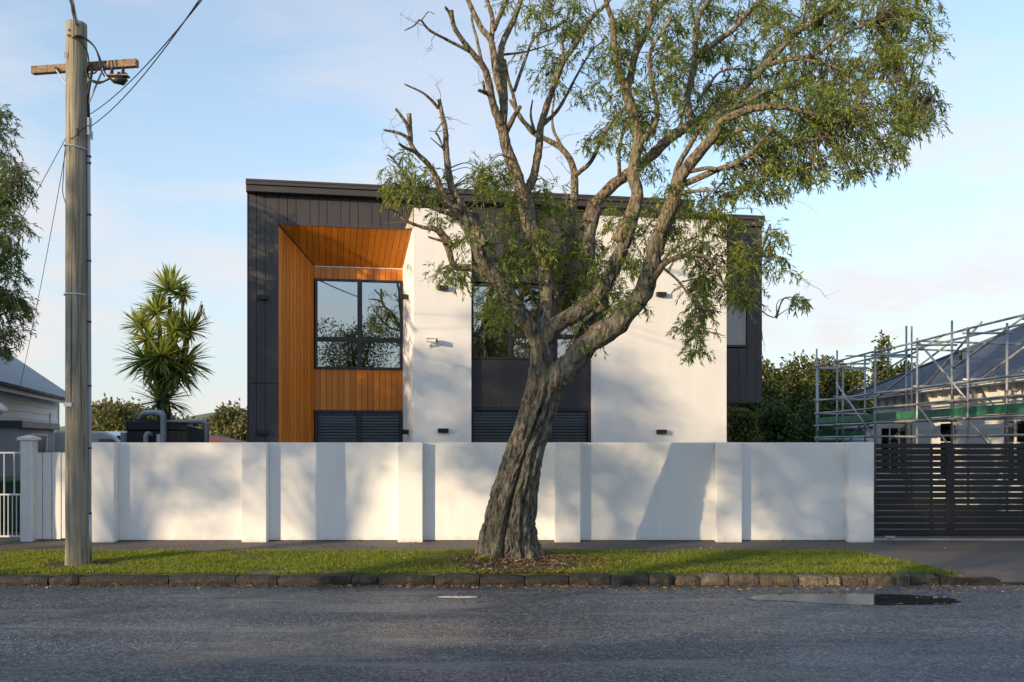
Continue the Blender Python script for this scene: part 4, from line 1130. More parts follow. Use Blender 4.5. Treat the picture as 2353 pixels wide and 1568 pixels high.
for y, tl in ((342, .05), (679, .0)):
    c_ = pp(176, y, 0); r_ = .162
    pts = [(c_.x + r_ * math.cos(a), c_.y + r_ * math.sin(a), c_.z + tl * -math.cos(a) * .6) for a in [2 * math.pi * k / 28 for k in range(29)]]
    MB().tube(pts, .012, 5, False).build('steel_strap', M['strap'], pole)
lb = pp(164, 931, 0)
MB().box(lb.x - .02, lb.x + .09, -.184, -.160, lb.z - .028, lb.z + .028).build('label_plate', M['white'], pole)
# painted number
cu = bpy.data.curves.new('num', 'FONT'); cu.body = '13'; cu.size = .12; cu.space_character = .75; cu.extrude = .002; cu.resolution_u = 3
to = bpy.data.objects.new('num', cu); COL.objects.link(to)
bpy.context.view_layer.update()
me = bpy.data.meshes.new_from_object(to.evaluated_get(bpy.context.evaluated_depsgraph_get()))
bpy.data.objects.remove(to); me.materials.clear(); me.materials.append(M['black'])
nb_ = pp(157, 143, 0)
link('painted_number', me, pole, (nb_.x - .0, -.146, nb_.z), (R(90), 0, R(-14)), (.62, 1, 1))
# lamp-like connector under the arm, loops of black cable
hd = pp(272, 176, -.06)
cn = MB(); cn.tube([hd + Vector((-.13, 0, .0)), hd + Vector((-.05, 0, -.045)), hd + Vector((.06, 0, -.06)), hd + Vector((.12, 0, -.03))], [.03, .06, .07, .035], 10)
cn.build('fuse_holder', M['black'], pole, True)
MB().box(hd.x - .16, hd.x + .15, hd.y - .06, hd.y + .06, hd.z - .005, hd.z + .012).build('fuse_plate', M['arm'], pole)
for dx, h_ in ((-.10, .12), (.0, .06), (.06, .11), (.10, .05)):
    MB().tube([hd + Vector((dx, 0, 0)), hd + Vector((dx + .01, 0, h_))], [.03, .022], 8).build('insulator', M['black'], pole)
MB().tube([hd + Vector((-.1, 0, .1)), pp(258, 150, .06)], .01, 6).build('hanger', M['galv'], pole)
def cable(pts, r=.011, name='cable'):
    sp = smooth_path([tuple(p) for p in pts], 8)
    return MB().tube([Vector(q) for q in sp], r, 6, True).build(name, M['cable'], pole, True)
cable([pp(170, 83, -.16), pp(190, 85, -.10), pp(215, 105, -.05), pp(232, 140, .0), pp(243, 170, -.03), pp(255, 178, -.06)])
cable([pp(170, 85, -.16), pp(195, 90, -.10), pp(217, 108, -.08), pp(226, 130, -.06), pp(232, 160, -.05), pp(240, 176, -.06)])
cable([pp(165, 86, -.16), pp(185, 96, -.15), pp(200, 120, -.08), pp(204, 145, -.05), pp(202, 165, -.03), pp(206, 190, -.03)])
cable([pp(255, 180, -.06), pp(235, 188, -.06), pp(210, 184, -.06), pp(199, 170, -.05), pp(200, 155, -.05), pp(206, 150, -.05)])
cable([pp(250, 182, -.06), pp(226, 192, -.06), pp(206, 186, -.05), pp(201, 200, -.03), pp(204, 235, -.02), pp(203, 275, -.01)], .013)
cable([pp(212, 160, -.05), pp(206, 195, -.04), pp(203, 220, -.02), pp(204, 270, -.01)], .02)
cable([pp(226, 156, -.03), pp(218, 168, -.04), pp(204, 170, -.05), pp(199, 178, -.05)])
# brackets and the tie of the house service wire
MB().box(*[v for ab in zip(tuple(pp(174, 311, -.19)), tuple(pp(181, 296, -.15))) for v in ab]).build('bracket', M['black'], pole)
MB().box(*[v for ab in zip(tuple(pp(151, 326, -.06)), tuple(pp(157, 312, .0))) for v in ab]).build('bracket', M['black'], pole)
cable([pp(178, 310, -.18), pp(165, 318, -.17), pp(155, 320, -.06)], .006)
cable([pp(180, 305, -.18), pp(192, 296, -.14), pp(204, 288, -.04)], .006)
cable([pp(152, 325, -.02), pp(148, 360, 0), pp(146, 400, 0), pp(144, 440, .02), pp(150, 465, .02), pp(155, 478, .02)], .006)

def wire(name, a, b_, sag, r, label, twist=False):
    pts = []
    for i in range(25):
        t_ = i / 24; p = a.lerp(b_, t_); p.z -= sag * 4 * t_ * (1 - t_); pts.append(p)
    mb = MB()
    if twist:
        for ph in (0, 2.1, 4.2):
            q = []
            for i in range(161):
                t_ = i / 160; p = a.lerp(b_, t_); p.z -= sag * 4 * t_ * (1 - t_)
                an = t_ * 90 + ph; q.append(p + Vector((math.cos(an) * r * .9, 0, math.sin(an) * r * .9)))
            mb.tube(q, r, 5, False)
        o = mb.build(name, M['galv'], None, True)
    else:
        o = mb.tube(pts, r, 5).build(name, M['cable'], None, True)
    return tag(o, label, 'wire', 'overhead wires from the pole')
wire('overhead_wire', P3(176, 57, PY - .1), Vector((1.5, -8.0, 9.4)), .15, .018, 'twisted grey power cable leaving the top of the pole', True)
wire('overhead_wire', P3(208, 262, PY - .03), P3(470, -8, 7.6), .1, .006, 'upper of the two thin black wires running up right from the pole')
wire('overhead_wire', P3(208, 291, PY - .03), P3(464, -8, 7.55), .12, .006, 'lower of the two thin black wires running up right from the pole')
wire('overhead_wire', P3(151, 318, PY - .03), P3(-60, 690, 18), .05, .005, 'thin wire dropping left from the pole behind the leaves')
wire('overhead_wire', P3(153, 336, PY - .0), P3(46, 888, 19.6), .12, .005, 'thin service wire dropping from the pole to the white cottage gutter')

# ================================================================== WHITE COTTAGE ON THE LEFT
lp = Plane((-10.73, 18.9), (-.287, .958))
cot = empty('white_cottage', (lp.O[0], lp.O[1], .19), lp.rz, 'white weatherboard cottage with grey corrugated roof behind the picket fence', 'house')
U0, U1, WD = -3.2, 8.1, .34            # wall line lies inside the gutter line
EZ = 3.12 - .19
box_part('wall_core', M['board'], cot, U0, U1, WD + .04, WD + 5.5, 0, EZ + .1)
bm = MB().prism([(0, -.022, 0), (0, .03, 0), (0, .03, .185), (0, -.004, .185)], (1, 0, 0)).mesh('weatherboard', M['board'])
z = .15
while z < EZ - .12:
    link('weatherboard', bm, cot, (U0, WD, z), (0, 0, 0), (U1 - U0, 1, 1)); z += .178
bm2 = MB().prism([(0, -.022, 0), (0, .03, 0), (0, .03, .185), (0, -.004, .185)], (1, 0, 0)).mesh('weatherboard', M['board'])
for (u, w) in ((U1 - .09, .09),):
    box_part('corner_board', M['white'], cot, u, u + w, WD - .04, WD + .03, 0, EZ)
box_part('vertical_trim', M['white'], cot, lp.u(113, WD) - .03, lp.u(113, WD) + .03, WD - .045, WD - .02, .1, EZ - .4)
box_part('frieze_board', M['white'], cot, U0, U1 + .02, WD - .035, WD + .02, EZ - .19, EZ - .02, .004)
box_part('soffit', M['trim'], cot, U0, U1 + .1, .04, WD, EZ - .03, EZ)
box_part('fascia', M['white'], cot, U0, U1 + .1, .02, .045, EZ - .12, EZ + .03)
gt = MB(); n = 10; r_ = .062
for uu in (U0, U1 + .15):
    for k in range(n + 1):
        a = math.pi + math.pi * k / n; gt.v.append((uu, -.045 + r_ * math.cos(a), EZ + .03 + r_ * math.sin(a)))
for k in range(n): gt.f.append((k, k + 1, n + 2 + k, n + 1 + k))
gt.box(U0, U1 + .15, -.112, -.10, EZ + .02, EZ + .045)
gt.build('gutter', M['roof_blue'], cot, True)
def corrugated(name, mat, parent, u0, u1, rise, run, z0, d0, pitch=.15, amp=.018, sgn=1, hip=None):
    """sheet with ribs running up the slope; local u along the eave, going inwards by run"""
    b = MB(); n = int((u1 - u0) / pitch * 4)
    for k in range(n + 1):
        u = u0 + (u1 - u0) * k / n; w = amp * math.sin(k * math.pi / 2)
        t_ = 1.0
        if hip: t_ = max(.02, min(1.0, hip(u)))
        b.v += [(u, d0, z0 + w), (u, d0 + run * t_, z0 + rise * t_ + w)]
    for k in range(n): b.f.append((2 * k, 2 * k + 2, 2 * k + 3, 2 * k + 1))
    return b.build(name, mat, parent, True)
corrugated('roof_sheet', M['roof_grey'], cot, U0 - .1, U1 + .12, 3.1 * .74, 3.1, EZ + .05, -.03)
box_part('roof_edge', M['roof_blue'], cot, U1 + .12, U1 + .15, -.05, -.03, EZ, EZ + .06)
MB().prism([(U1 + .10, -.06, EZ + .02), (U1 + .10, 3.1, EZ + .02 + 3.1 * .74), (U1 + .10, 3.1, EZ + .12 + 3.1 * .74), (U1 + .10, -.06, EZ + .12)], (.05, 0, 0)).build('barge_board', M['white'], cot)
MB().prism([(U1 - .02, WD, EZ), (U1 - .02, 5.8, EZ), (U1 - .02, 3.1, EZ + 3.1 * .74)], (.03, 0, 0)).build('gable_wall', M['board'], cot)
corr2 = MB().poly([(U0 - .1, 3.07, EZ + .05 + 3.1 * .74), (U1 + .12, 3.07, EZ + .05 + 3.1 * .74), (U1 + .12, 6.2, EZ + .05), (U0 - .1, 6.2, EZ + .05)]); corr2.build('roof_sheet', M['roof_grey'], cot)
# shallow bay with its own dark flat roof
pb0, pb1 = -.15, WD
ua, ub = lp.u(40, -.15), lp.u(124, -.15)
zb1 = lp.z(80, 986, -.15) - .19; zb2 = lp.z(80, 970, -.15) - .19
bay = box_part('bay', M['shade_blue'], cot, ua, ub, pb0, WD - .03, .3, zb1)
box_part('bay_roof', M['roof_blue'], cot, ua - .12, ub + .12, pb0 - .12, WD - .03, zb1 + .002, zb2, .01)
box_part('bay_window', M['frame'], cot, lerp(ua, ub, .35), lerp(ua, ub, .72), pb0 - .012, pb0 - .002, .9, zb1 - .18)
wv = MB().box(lerp(ua, ub, .30), lerp(ua, ub, .34), pb0 - .03, pb0, .8, zb1 - .1).box(lerp(ua, ub, .73), lerp(ua, ub, .77), pb0 - .03, pb0, .8, zb1 - .1).box(lerp(ua, ub, .341), lerp(ua, ub, .729), pb0 - .03, pb0, zb1 - .17, zb1 - .1)
wv.build('window_trim', M['white'], cot)
for k in range(9):
    z = .35 + k * .16
    if z + .15 < zb1: piece('weatherboard', M['shade_blue'], cot, ua - .01, lerp(ua, ub, .27), pb0 - .018, pb0 - .001, z, z + .15)
    if z + .15 < zb1: piece('weatherboard', M['shade_blue'], cot, lerp(ua, ub, .80), ub + .01, pb0 - .018, pb0 - .001, z, z + .15)
# curved door hood at the frame's edge
hu, hz = lp.u(0, -.5), lp.z(0, 945, -.5) - .19
b = MB(); n = 12
for uu in (hu - 1.0, hu + .62):
    for k in range(n + 1):
        a = math.pi / 2 * k / n
        b.v.append((uu, WD - .85 * math.sin(a), hz + .32 * math.cos(a)))
for k in range(n): b.f.append((k, k + 1, n + 2 + k, n + 1 + k))
o = b.build('door_hood', M['white'], cot, True); sm = o.modifiers.new('solid', 'SOLIDIFY'); sm.thickness = .02
MB().tube([(hu + .55, WD, hz - .45), (hu + .55, WD - .3, hz - .12), (hu + .55, WD - .75, hz - .02)], .03, 6).build('hood_bracket', M['trim'], cot)

# picket fence, its post and the metal gate
FY = 15.72
fence = empty('picket_fence', (wx(75, FY), FY, .19), 0, 'white board fence between the square post and the power pole', 'fence')
def fx(x): return wx(x, FY) - fence.location.x
def fz(y): return CAMZ - (y - HY) / FPX * FY - .19
for i in range(7):
    a = 78 + i * 21.5
    piece('paling', M['white'], fence, fx(a), fx(a + 19.2), -.012 + random.uniform(-.004, .004), .012, fz(1238) + random.uniform(-.01, .01), fz(1040) + random.uniform(-.004, .004))
for y in (1080, 1200):
    box_part('rail', M['white'], fence, fx(76), fx(205), .014, .055, fz(y + 6), fz(y - 6))
post = empty('gate_post', (wx(67, FY), FY, .19), 0, 'square white gate post with a moulded cap beside the metal gate', 'post')
pw = (82 - 53) / 2 / FPX * FY
box_part('shaft', M['white'], post, -pw + .012, pw - .012, -pw, pw, -.05, fz(1012), .01)
cpv = MB().box(-pw - .03, pw + .03, -pw - .03, pw + .03, fz(1012) + .001, fz(1006)); b0 = len(cpv.v)
q = pw + .03
cpv.v += [(-q, -q, fz(1006)), (q, -q, fz(1006)), (q, q, fz(1006)), (-q, q, fz(1006)), (0, 0, fz(999))]
cpv.f += [(b0, b0 + 1, b0 + 4), (b0 + 1, b0 + 2, b0 + 4), (b0 + 2, b0 + 3, b0 + 4), (b0 + 3, b0, b0 + 4)]
cpv.build('cap', M['white'], post)
mg = empty('metal_gate', (wx(-60, FY), FY, .19), 0, 'white tubular metal gate with thin vertical bars at the left edge', 'gate')
def mx_(x): return wx(x, FY) - mg.location.x
for y in (1041, 1137, 1233):
    MB().tube([(mx_(-58), 0, fz(y)), (mx_(51), 0, fz(y))], .017, 8).build('rail', M['white'], mg)
for k in range(12):
    x = mx_(-56 + k * 9.4)
    MB().tube([(x, 0, fz(1233)), (x, 0, fz(1137))], .010, 6).build('bar', M['white'], mg)
for x in (-58, -15, 10, 33, 51):
    MB().tube([(mx_(x), 0, fz(1137)), (mx_(x), 0, fz(1041))], .013, 6).build('bar', M['white'], mg)
# wheelie bin behind the gate
bp = P3(38, 1180, 17.6)
bn = empty('wheelie_bin', (bp.x, 17.6, .19), R(12), 'dark green wheelie bin standing behind the metal gate', 'bin')
b = MB(); b.v = [(-.2, -.22, .03), (.2, -.22, .03), (.2, .22, .03), (-.2, .22, .03), (-.27, -.30, .92), (.27, -.30, .92), (.27, .30, .92), (-.27, .30, .92)]
b.f = [(0, 3, 2, 1), (4, 5, 6, 7), (0, 1, 5, 4), (1, 2, 6, 5), (2, 3, 7, 6), (3, 0, 4, 7)]
b.build('body', M['bin'], bn, bevel=.02)
box_part('rim', M['bin'], bn, -.29, .29, -.32, .32, .90, .94, .01)
b = MB().prism([(-.29, -.33, .945), (-.29, .33, .945), (-.29, .33, 1.02), (-.29, .1, 1.05), (-.29, -.33, .985)], (.58, 0, 0)); b.build('lid', M['binlid'], bn, bevel=.015)
MB().tube([(-.25, .38, .98), (.25, .38, .98)], .018, 8).build('handle', M['bin'], bn)
for sx_ in (-.24, .19):
    MB().tube([(sx_, .22, .1), (sx_ + .05, .22, .1)], .1, 16).build('wheel', M['rubber'], bn)

# ================================================================== RIGHT-HAND HOUSE (being renovated)
rp_ = Plane((12.1, 30.0), (0, -1))
rh = empty('renovated_villa', (12.1, 30.0, .19), rp_.rz, 'white weatherboard villa with slate blue hipped roof behind the scaffold', 'house')
RE = 3.43 - .19
LEN = 13.0
box_part('wall_core', M['primer'], rh, 0, LEN, .05, 8, 0, RE)
rb_ = MB().prism([(0, -.022, 0), (0, .03, 0), (0, .03, .19), (0, -.004, .19)], (1, 0, 0)).mesh('weatherboard', M['primer'])
z = .2
while z < RE - .45:
    link('weatherboard', rb_, rh, (0, 0.02, z), (0, 0, 0), (LEN, 1, 1)); z += .183
box_part('frieze_board', M['primer'], rh, -.02, LEN, -.02, .03, RE - .48, RE - .10)
box_part('corner_board', M['white'], rh, -.05, .08, -.045, .04, 0, RE - .1)
box_part('soffit', M['white'], rh, -.45, LEN, -.44, .03, RE - .10, RE - .06)
box_part('fascia', M['white'], rh, -.47, LEN, -.46, -.435, RE - .14, RE + .06)
for k in range(15):                                            # eave brackets, bare of paint
    u = .35 + k * .62
    MB().prism([(u, -.03, RE - .44), (u, -.06, RE - .44), (u, -.20, RE - .14), (u, -.03, RE - .14)], (.035, 0, 0)).build('eave_bracket', M['board'], rh)
box_part('gutter', M['roof_blue'], rh, -.50, LEN, -.55, -.462, RE - .03, RE + .07, .02)
def hipf(u): return (u + .5) / 5.0
corrugated('roof_sheet', M['roof_blue'], rh, -.5, LEN, 5.0 * .5, 5.0, RE + .06, -.52, .152, .016, 1, hipf)
b = MB().poly([(-.5, -.52, RE + .06), (4.5, 4.48, RE + 2.56), (-.5, 9.5, RE + .06)]); b.build('roof_end', M['roof_blue'], rh)
hc = [(-.5, -.52, RE + .09), (4.5, 4.48, RE + 2.59)]
MB().tube(hc, .05, 8).build('hip_capping', M['roof_blue'], rh)
px_, pz_ = rp_.at(*s6(1677, 740), .9)
MB().tube([(px_, .9, RE + .06 + .65), (px_, .9, RE + 1.12)], .045, 10).build('vent_pipe', M['black'], rh)
MB().tube([(px_, .9, RE + 1.12), (px_, .9, RE + 1.26)], .05, 10).build('vent_cap', M['white'], rh)
def rwin(x0, x1, y0, y1, nn):
    u0, z1 = rp_.at(*s6(x0, y0)); u1, _ = rp_.at(*s6(x1, y0)); z1 -= .19; z0 = z1 - 1.55
    w = empty('window', (u0, -.03, z0)); w.parent = rh; W_ = u1 - u0; H_ = z1 - z0
    fr_ = MB().box(-.08, W_ + .08, -.035, .0, -.08, 0).box(-.08, W_ + .08, -.035, .0, H_, H_ + .1).box(-.08, 0, -.034, 0, 0, H_).box(W_, W_ + .08, -.034, 0, 0, H_)
    fr_.build('frame', M['white'], w)
    for k in range(nn):
        a = W_ * k / nn; c_ = W_ * (k + 1) / nn
        sb = MB().box(a, c_, -.02, .0, 0, .05).box(a, c_, -.02, .0, H_ - .06, H_).box(a, a + .05, -.021, 0, .05, H_ - .06).box(c_ - .05, c_, -.021, 0, .05, H_ - .06).box(a + .05, c_ - .05, -.02, 0, H_ * .62, H_ * .62 + .03)
        sb.build('sash', M['white'], w)
        box_part('pane', M['glass'], w, a + .05, c_ - .05, -.012, -.008, .05, H_ - .06)
        box_part('dark_room', M['room'], w, a + .04, c_ - .04, -.006, .02, .04, H_ - .05)
rwin(845, 1145, 1228, 1400, 3)
rwin(1470, 1610, 1175, 1400, 1)
rwin(2150, 2420, 1150, 1400, 2)
# lower lean-to roof behind the far corner
lt = empty('lean_to', (14.4, 34.0, .19), 0, 'small white lean-to shed with slate roof behind the far end of the villa', 'shed')
box_part('wall', M['primer'], lt, -1.2, 3, 0, 3, 0, 2.2)
MB().prism([(-1.5, -.2, 2.15), (3, -.2, 2.75), (3, -.2, 2.82), (-1.5, -.2, 2.22)], (0, 3.4, 0)).build('roof', M['roof_blue'], lt)
box_part('window', M['frame'], lt, -.6, .1, -.03, .0, 1.3, 2.0)

# ------------------------------------------------------------------ scaffold
XO, XI = 10.5, 11.4
sca = empty('scaffold', (XO, 26, .19), 0, 'galvanised tube scaffold with green toe boards around the villa', 'scaffold')
SO = Vector(sca.location)
YB = [31.05, 29.1, 26.05, 23.35, 20.75, 18.3]
def tub(a, b_, name, r=.028, mat='galv'):
    return MB().tube([Vector(a) - SO, Vector(b_) - SO], r, 8).build(name, M[mat], sca, True)
tops_o = [5.1, 4.85, 4.66, 4.6, 4.55, 4.6]; tops_i = [4.7, 4.7, 5.25, 5.05, 4.65, 4.7]
for Y_, zo, zi in zip(YB, tops_o, tops_i):
    tub((XO, Y_, .2), (XO, Y_, zo), 'standard', .03); tub((XI, Y_, .2), (XI, Y_, zi), 'standard', .03)
    for z in (2.45, 3.35, 4.42): tub((XO - .1, Y_ + .04, z), (XI + .15, Y_ + .04, z), 'transom')
    for z in (2.05, 2.45, 2.88, 3.3, 4.5):
        for X_ in (XO, XI):
            c_ = Vector((X_, Y_, z)) - SO
            MB().tube([c_ - Vector((0, 0, .035)), c_ + Vector((0, 0, .035))], .045, 8).build('coupler', M['galv'], sca)
tub((XI - .0, 25.7, .2), (XI, 25.7, 5.2), 'standard', .026)
for z in (2.05, 2.45, 2.88, 3.30, 4.5):
    for a, c_ in zip(YB[:-1], YB[1:]):
        tub((XO - .035, a + .12, z + random.uniform(-.015, .015)), (XO - .035, c_ - .12, z + random.uniform(-.015, .015)), 'ledger')
        if z > 2.1: tub((XI + .035, a + .12, z + .05), (XI + .035, c_ - .12, z + .05), 'ledger')
for a, c_ in zip(YB[:-1], YB[1:]):
    MB().box(XO + .02 - SO.x, XO + .06 - SO.x, c_ + .03 - SO.y, a - .03 - SO.y, 2.52 - SO.z, 2.72 - SO.z).build('toe_board', M['green'], sca)
    for k in range(3):
        MB().box(XO + .09 + k * .25 - SO.x, XO + .32 + k * .25 - SO.x, c_ + .01 - SO.y, a - .01 - SO.y, 2.475 - SO.z, 2.512 - SO.z).build('deck_board', M['arm'], sca)
spl = Plane((XO, 30.0), (0, -1)); spi = Plane((XI, 30.0), (0, -1))
def diag(p, q, pl=spl, d=-.07, name='brace', X_=None):
    a = pl.at(*s6(*p), d); c_ = pl.at(*s6(*q), d)
    x = pl.O[0] + d
    tub((x, 30 - a[0], a[1]), (x, 30 - c_[0], c_[1]), name)
diag((355, 765), (775, 1370)); diag((1240, 340), (1760, 960)); diag((1230, 1010), (1530, 1400)); diag((1785, 1180), (1990, 1410))
diag((1110, 1205), (910, 1395), spi); diag((605, 1220), (500, 1375), spi)
diag((780, 925), (1545, 350), spi, .0); diag((1300, 805), (1900, 115), spi, .1); diag((1880, 740), (2360, 380), spi, .05); diag((480, 865), (1480, 265), spi, .2)
diag((1580, 620), (2380, 40), spi, .12)
diag((1230, 318), (2320, 352), spi, .3, 'ledger'); diag((1090, 405), (1800, 425), spi, .25, 'ledger'); diag((390, 612), (660, 622), spi, .0, 'ledger'); diag((460, 475), (1220, 490), spi, .4, 'ledger')
# return at the far end
tub((11.9, 32.4, .2), (11.9, 32.4, 4.7), 'standard')
tub((11.0, 32.4, .2), (11.0, 32.4, 4.5), 'standard')
for Y_ in (31.15, 32.5):
    MB().box(.02 if Y_ < 32 else .55, 1.7, Y_ - SO.y, Y_ + .04 - SO.y, 1.93, 2.08).build('toe_board', M['green'], sca)
for z in (2.0, 2.9, 3.4, 4.5):
    tub((10.9, 32.45, z), (12.6, 32.45, z), 'ledger'); tub((XO - .05, 31.1, z - .05), (12.3, 31.1, z - .05), 'ledger')

# ================================================================== BEHIND THE WALL, LEFT
tk = empty('water_tank', (P3(337, 1000, 21).x, 21, .19), 0, 'black box-shaped water tank with grey pipes behind the wall', 'water tank')
TKO = Vector(tk.location)
def tp(x, y, Y_): return P3(x, y, Y_) - TKO
a0, a1 = tp(291, 967, 21), tp(384, 1015, 21)
box_part('tank_body', M['tank'], tk, a0.x, a1.x, 0, 1.3, -.05, a0.z - .23, .02)
box_part('tank_lid', M['tank'], tk, a0.x - .02, a1.x + .0, -.03, 1.33, a0.z - .225, a0.z, .02)
box_part('hatch', M['black'], tk, tp(307, 963, 21).x, tp(342, 963, 21).x, .1, .5, a0.z + .002, a0.z + .04)
def pipe(pts, r, per=8):
    return MB().tube([Vector(q) for q in smooth_path([tuple(p) for p in pts], per)], r, 14).build('pipe', M['pvc'], tk, True)
pipe([tp(324, 966, 21.3), tp(325, 957, 21.2), tp(334, 950, 21.1), tp(350, 949, 20.95), tp(366, 949, 20.8), tp(374, 954, 20.75), tp(375.5, 966, 20.75), tp(375.5, 1010, 20.75), tp(375.5, 1080, 20.75)], .067)
pipe([tp(384, 971, 22.2), tp(420, 970.5, 22.4), tp(462, 970, 22.6), tp(472, 973, 22.6), tp(475, 982, 22.6), tp(475, 1010, 22.6), tp(475, 1080, 22.6)], .055)
pipe([tp(347, 1000, 21.0), tp(341, 997, 20.85), tp(336, 1001, 20.82), tp(335, 1012, 20.82), tp(335, 1060, 20.82)], .058)
box_part('meter_box', M['white'], tk, tp(359, 1000, 20.9).x, tp(373, 1000, 20.9).x, -.08, -.001, tp(359, 1018, 20.9).z, tp(359, 998, 20.9).z)
MB().tube([tp(286, 994, 21.5), tp(286, 1060, 21.5)], .09, 14).build('side_drum', M['pvc'], tk)
sf = empty('slat_screen', (P3(384, 1000, 21.6).x, 21.6, .19), 0, 'dark ribbed metal screen receding behind the black water tank', 'fence')
for k in range(17):
    t_ = k / 16; p = P3(384 + 92 * t_, 1000, 21.6 + 7.5 * t_) - Vector(sf.location)
    zt = P3(0, 968 + 18 * t_, 21.6 + 7.5 * t_).z - .19
    MB().box(p.x, p.x + .016, p.y, p.y + .05, 0, zt).build('batten', M['pvc'], sf)
    if k < 16:
        p2 = P3(384 + 92 * (k + 1) / 16, 1000, 21.6 + 7.5 * (k + 1) / 16) - Vector(sf.location)
        MB().prism([(p.x + .02, p.y + .03, 0), (p2.x + .02, p2.y + .03, 0), (p2.x + .02, p2.y + .03, zt - .06), (p.x + .02, p.y + .03, zt - .04)], (.03, .01, 0)).build('panel', M['room'], sf)
# parked van, only its roof shows over the wall
vn = empty('parked_van', (P3(200, 1000, 27).x, 27.0, .19), 0, 'white van whose roof shows over the wall beside the power pole', 'van')
prof = [(-2.2, .35), (2.3, .35), (2.3, .95), (1.95, 1.15), (1.15, 1.90), (.9, 2.02), (-2.0, 2.05), (-2.2, 1.9)]
b = MB().prism([(x, -.85, z) for x, z in prof], (0, 1.7, 0)); b.build('body', M['van'], vn, bevel=.05)
b = MB().prism([(1.2, -.86, 1.2), (1.78, -.86, 1.2), (1.15, -.86, 1.80), (.75, -.86, 1.80), (.75, -.86, 1.2)], (0, .008, 0)); b.build('side_window', M['glass'], vn)
b = MB().prism([(1.90, -.75, 1.20), (1.90, .75, 1.20), (1.19, .70, 1.88), (1.19, -.70, 1.88)], (.012, 0, .012)); b.build('windscreen', M['room'], vn)
for x_ in (-1.4, 1.5):
    for y_ in (-.86, .70):
        w = MB().tube([(x_, y_, .32), (x_, y_ + .16, .32)], .32, 20).build('wheel', M['rubber'], vn)
MB().box(1.0, 1.2, -1.08, -.88, 1.25, 1.5).build('wing_mirror', M['black'], vn, bevel=.02)
for y_ in (-.7, .55): MB().box(2.29, 2.32, y_, y_ + .18, .7, .85).build('headlight', M['glass'], vn)

# ------------------------------------------------------------------ cabbage tree
CYd = 24.0
cb_ = empty('cabbage_tree', (P3(*cab(415, 1500), CYd).x, CYd, .19), 0, 'tall cabbage tree with spiky sword-leaf heads behind the wall', 'tree')
CO = Vector(cb_.location)
def cp3(x, y, dY=0.0): return P3(*cab(x, y), CYd + dY) - CO
mpc = CYd / FPX * .9412 / 4.127
def stem(pts, r0, r1, mat='bark2'):
    sp = [Vector(q) for q in smooth_path([tuple(p) for p in pts], 6)]
    return MB().tube(sp, [lerp(r0, r1, i / (len(sp) - 1)) for i in range(len(sp))], 12, True, .12).build('trunk', M[mat], cb_, True)
stem([(0, 0, -.05), tuple(cp3(412, 1540)), tuple(cp3(405, 1400)), tuple(cp3(400, 1280))], .19, .15)
stem([cp3(405, 1350), cp3(370, 1200), cp3(330, 1080), cp3(285, 960), cp3(250, 800)], .11, .045)
stem([cp3(405, 1350), cp3(440, 1150), cp3(470, 950), cp3(470, 750), cp3(472, 560), cp3(470, 350)], .11, .045)
stem([cp3(420, 1300), cp3(520, 1100), cp3(600, 950), cp3(640, 800), cp3(660, 700), cp3(720, 620), cp3(765, 560), cp3(800, 430)], .10, .03)
stem([cp3(400, 1000), cp3(375, 800), cp3(372, 650), cp3(350, 520)], .07, .04)
stem([cp3(500, 900), cp3(560, 700), cp3(600, 560), cp3(600, 380)], .06, .035)
stem([cp3(480, 900), cp3(510, 700)], .05, .04)
heads = [(470, 290, 185, -.1, 110, .75), (600, 330, 120, .2, 60, .2), (345, 510, 165, -.2, 95, .6), (175, 650, 150, .1, 70, .35), (250, 780, 165, -.2, 80, .35), (515, 690, 155, -.3, 85, .45), (665, 690, 175, .0, 90, .25),
         (390, 960, 260, -.3, 120, .05), (230, 990, 220, .0, 95, -.1), (620, 1000, 220, .0, 100, -.1), (470, 1080, 250, .2, 100, -.3), (330, 1080, 200, .3, 60, -.3), (560, 1100, 220, -.2, 80, -.35), (370, 1400, 230, -.1, 46, .15), (450, 1400, 200, .1, 34, .0)]
rg = random.Random(4)
for hi, (hx, hy, hr, hd_, nL, up) in enumerate(heads):
    c_ = cp3(hx, hy, hd_); b = MB()
    for k in range(int(nL * 1.4)):
        zc_ = rg.uniform(-.75, 1.0) * .9 + up * .5; a = rg.uniform(0, 2 * math.pi)
        d = Vector((math.cos(a), math.sin(a), 0)) * math.sqrt(max(.05, 1 - min(1, abs(zc_)) ** 2)) + Vector((0, 0, max(-.9, min(1, zc_))))
        d.normalize(); Lf = hr * mpc * 1.28 * rg.uniform(.85, 1.2); w = .034 * rg.uniform(.8, 1.2)
        sd = d.cross(Vector((rg.gauss(0, .3), rg.gauss(0, .3), 1))).normalized()
        p = c_ + d * .04; ng = 4; i0 = len(b.v)
        for s_ in range(ng + 1):
            t_ = s_ / ng; ww = w * (.7 + .6 * t_) * (1 - t_ ** 2.2) + .001
            b.v += [tuple(p + sd * ww), tuple(p - sd * ww)]
            dd = (d + Vector((0, 0, -.42 * t_ * t_))).normalized(); p = p + dd * Lf / ng
        for s_ in range(ng):
            q = i0 + 2 * s_; b.f.append((q, q + 1, q + 3, q + 2))
    o = b.build('leaf_head', M['sword'], cb_); o['kind'] = 'stuff'
b = MB()
for k in range(70):
    c_ = cp3(*rg.choice([(470, 440), (350, 600), (260, 860), (600, 520), (660, 800), (400, 1200), (790, 470), (420, 1150)])) + Vector((rg.gauss(0, .06), rg.gauss(0, .06), rg.gauss(0, .1)))
    e = c_ + Vector((rg.gauss(0, .1), rg.gauss(0, .1), -rg.uniform(.2, .45))); s_ = Vector((.012, .004, 0))
    b.poly([c_ + s_, c_ - s_, e - s_ * .2, e + s_ * .2])
b.build('dead_leaves', M['sword_dry'], cb_)['kind'] = 'stuff'

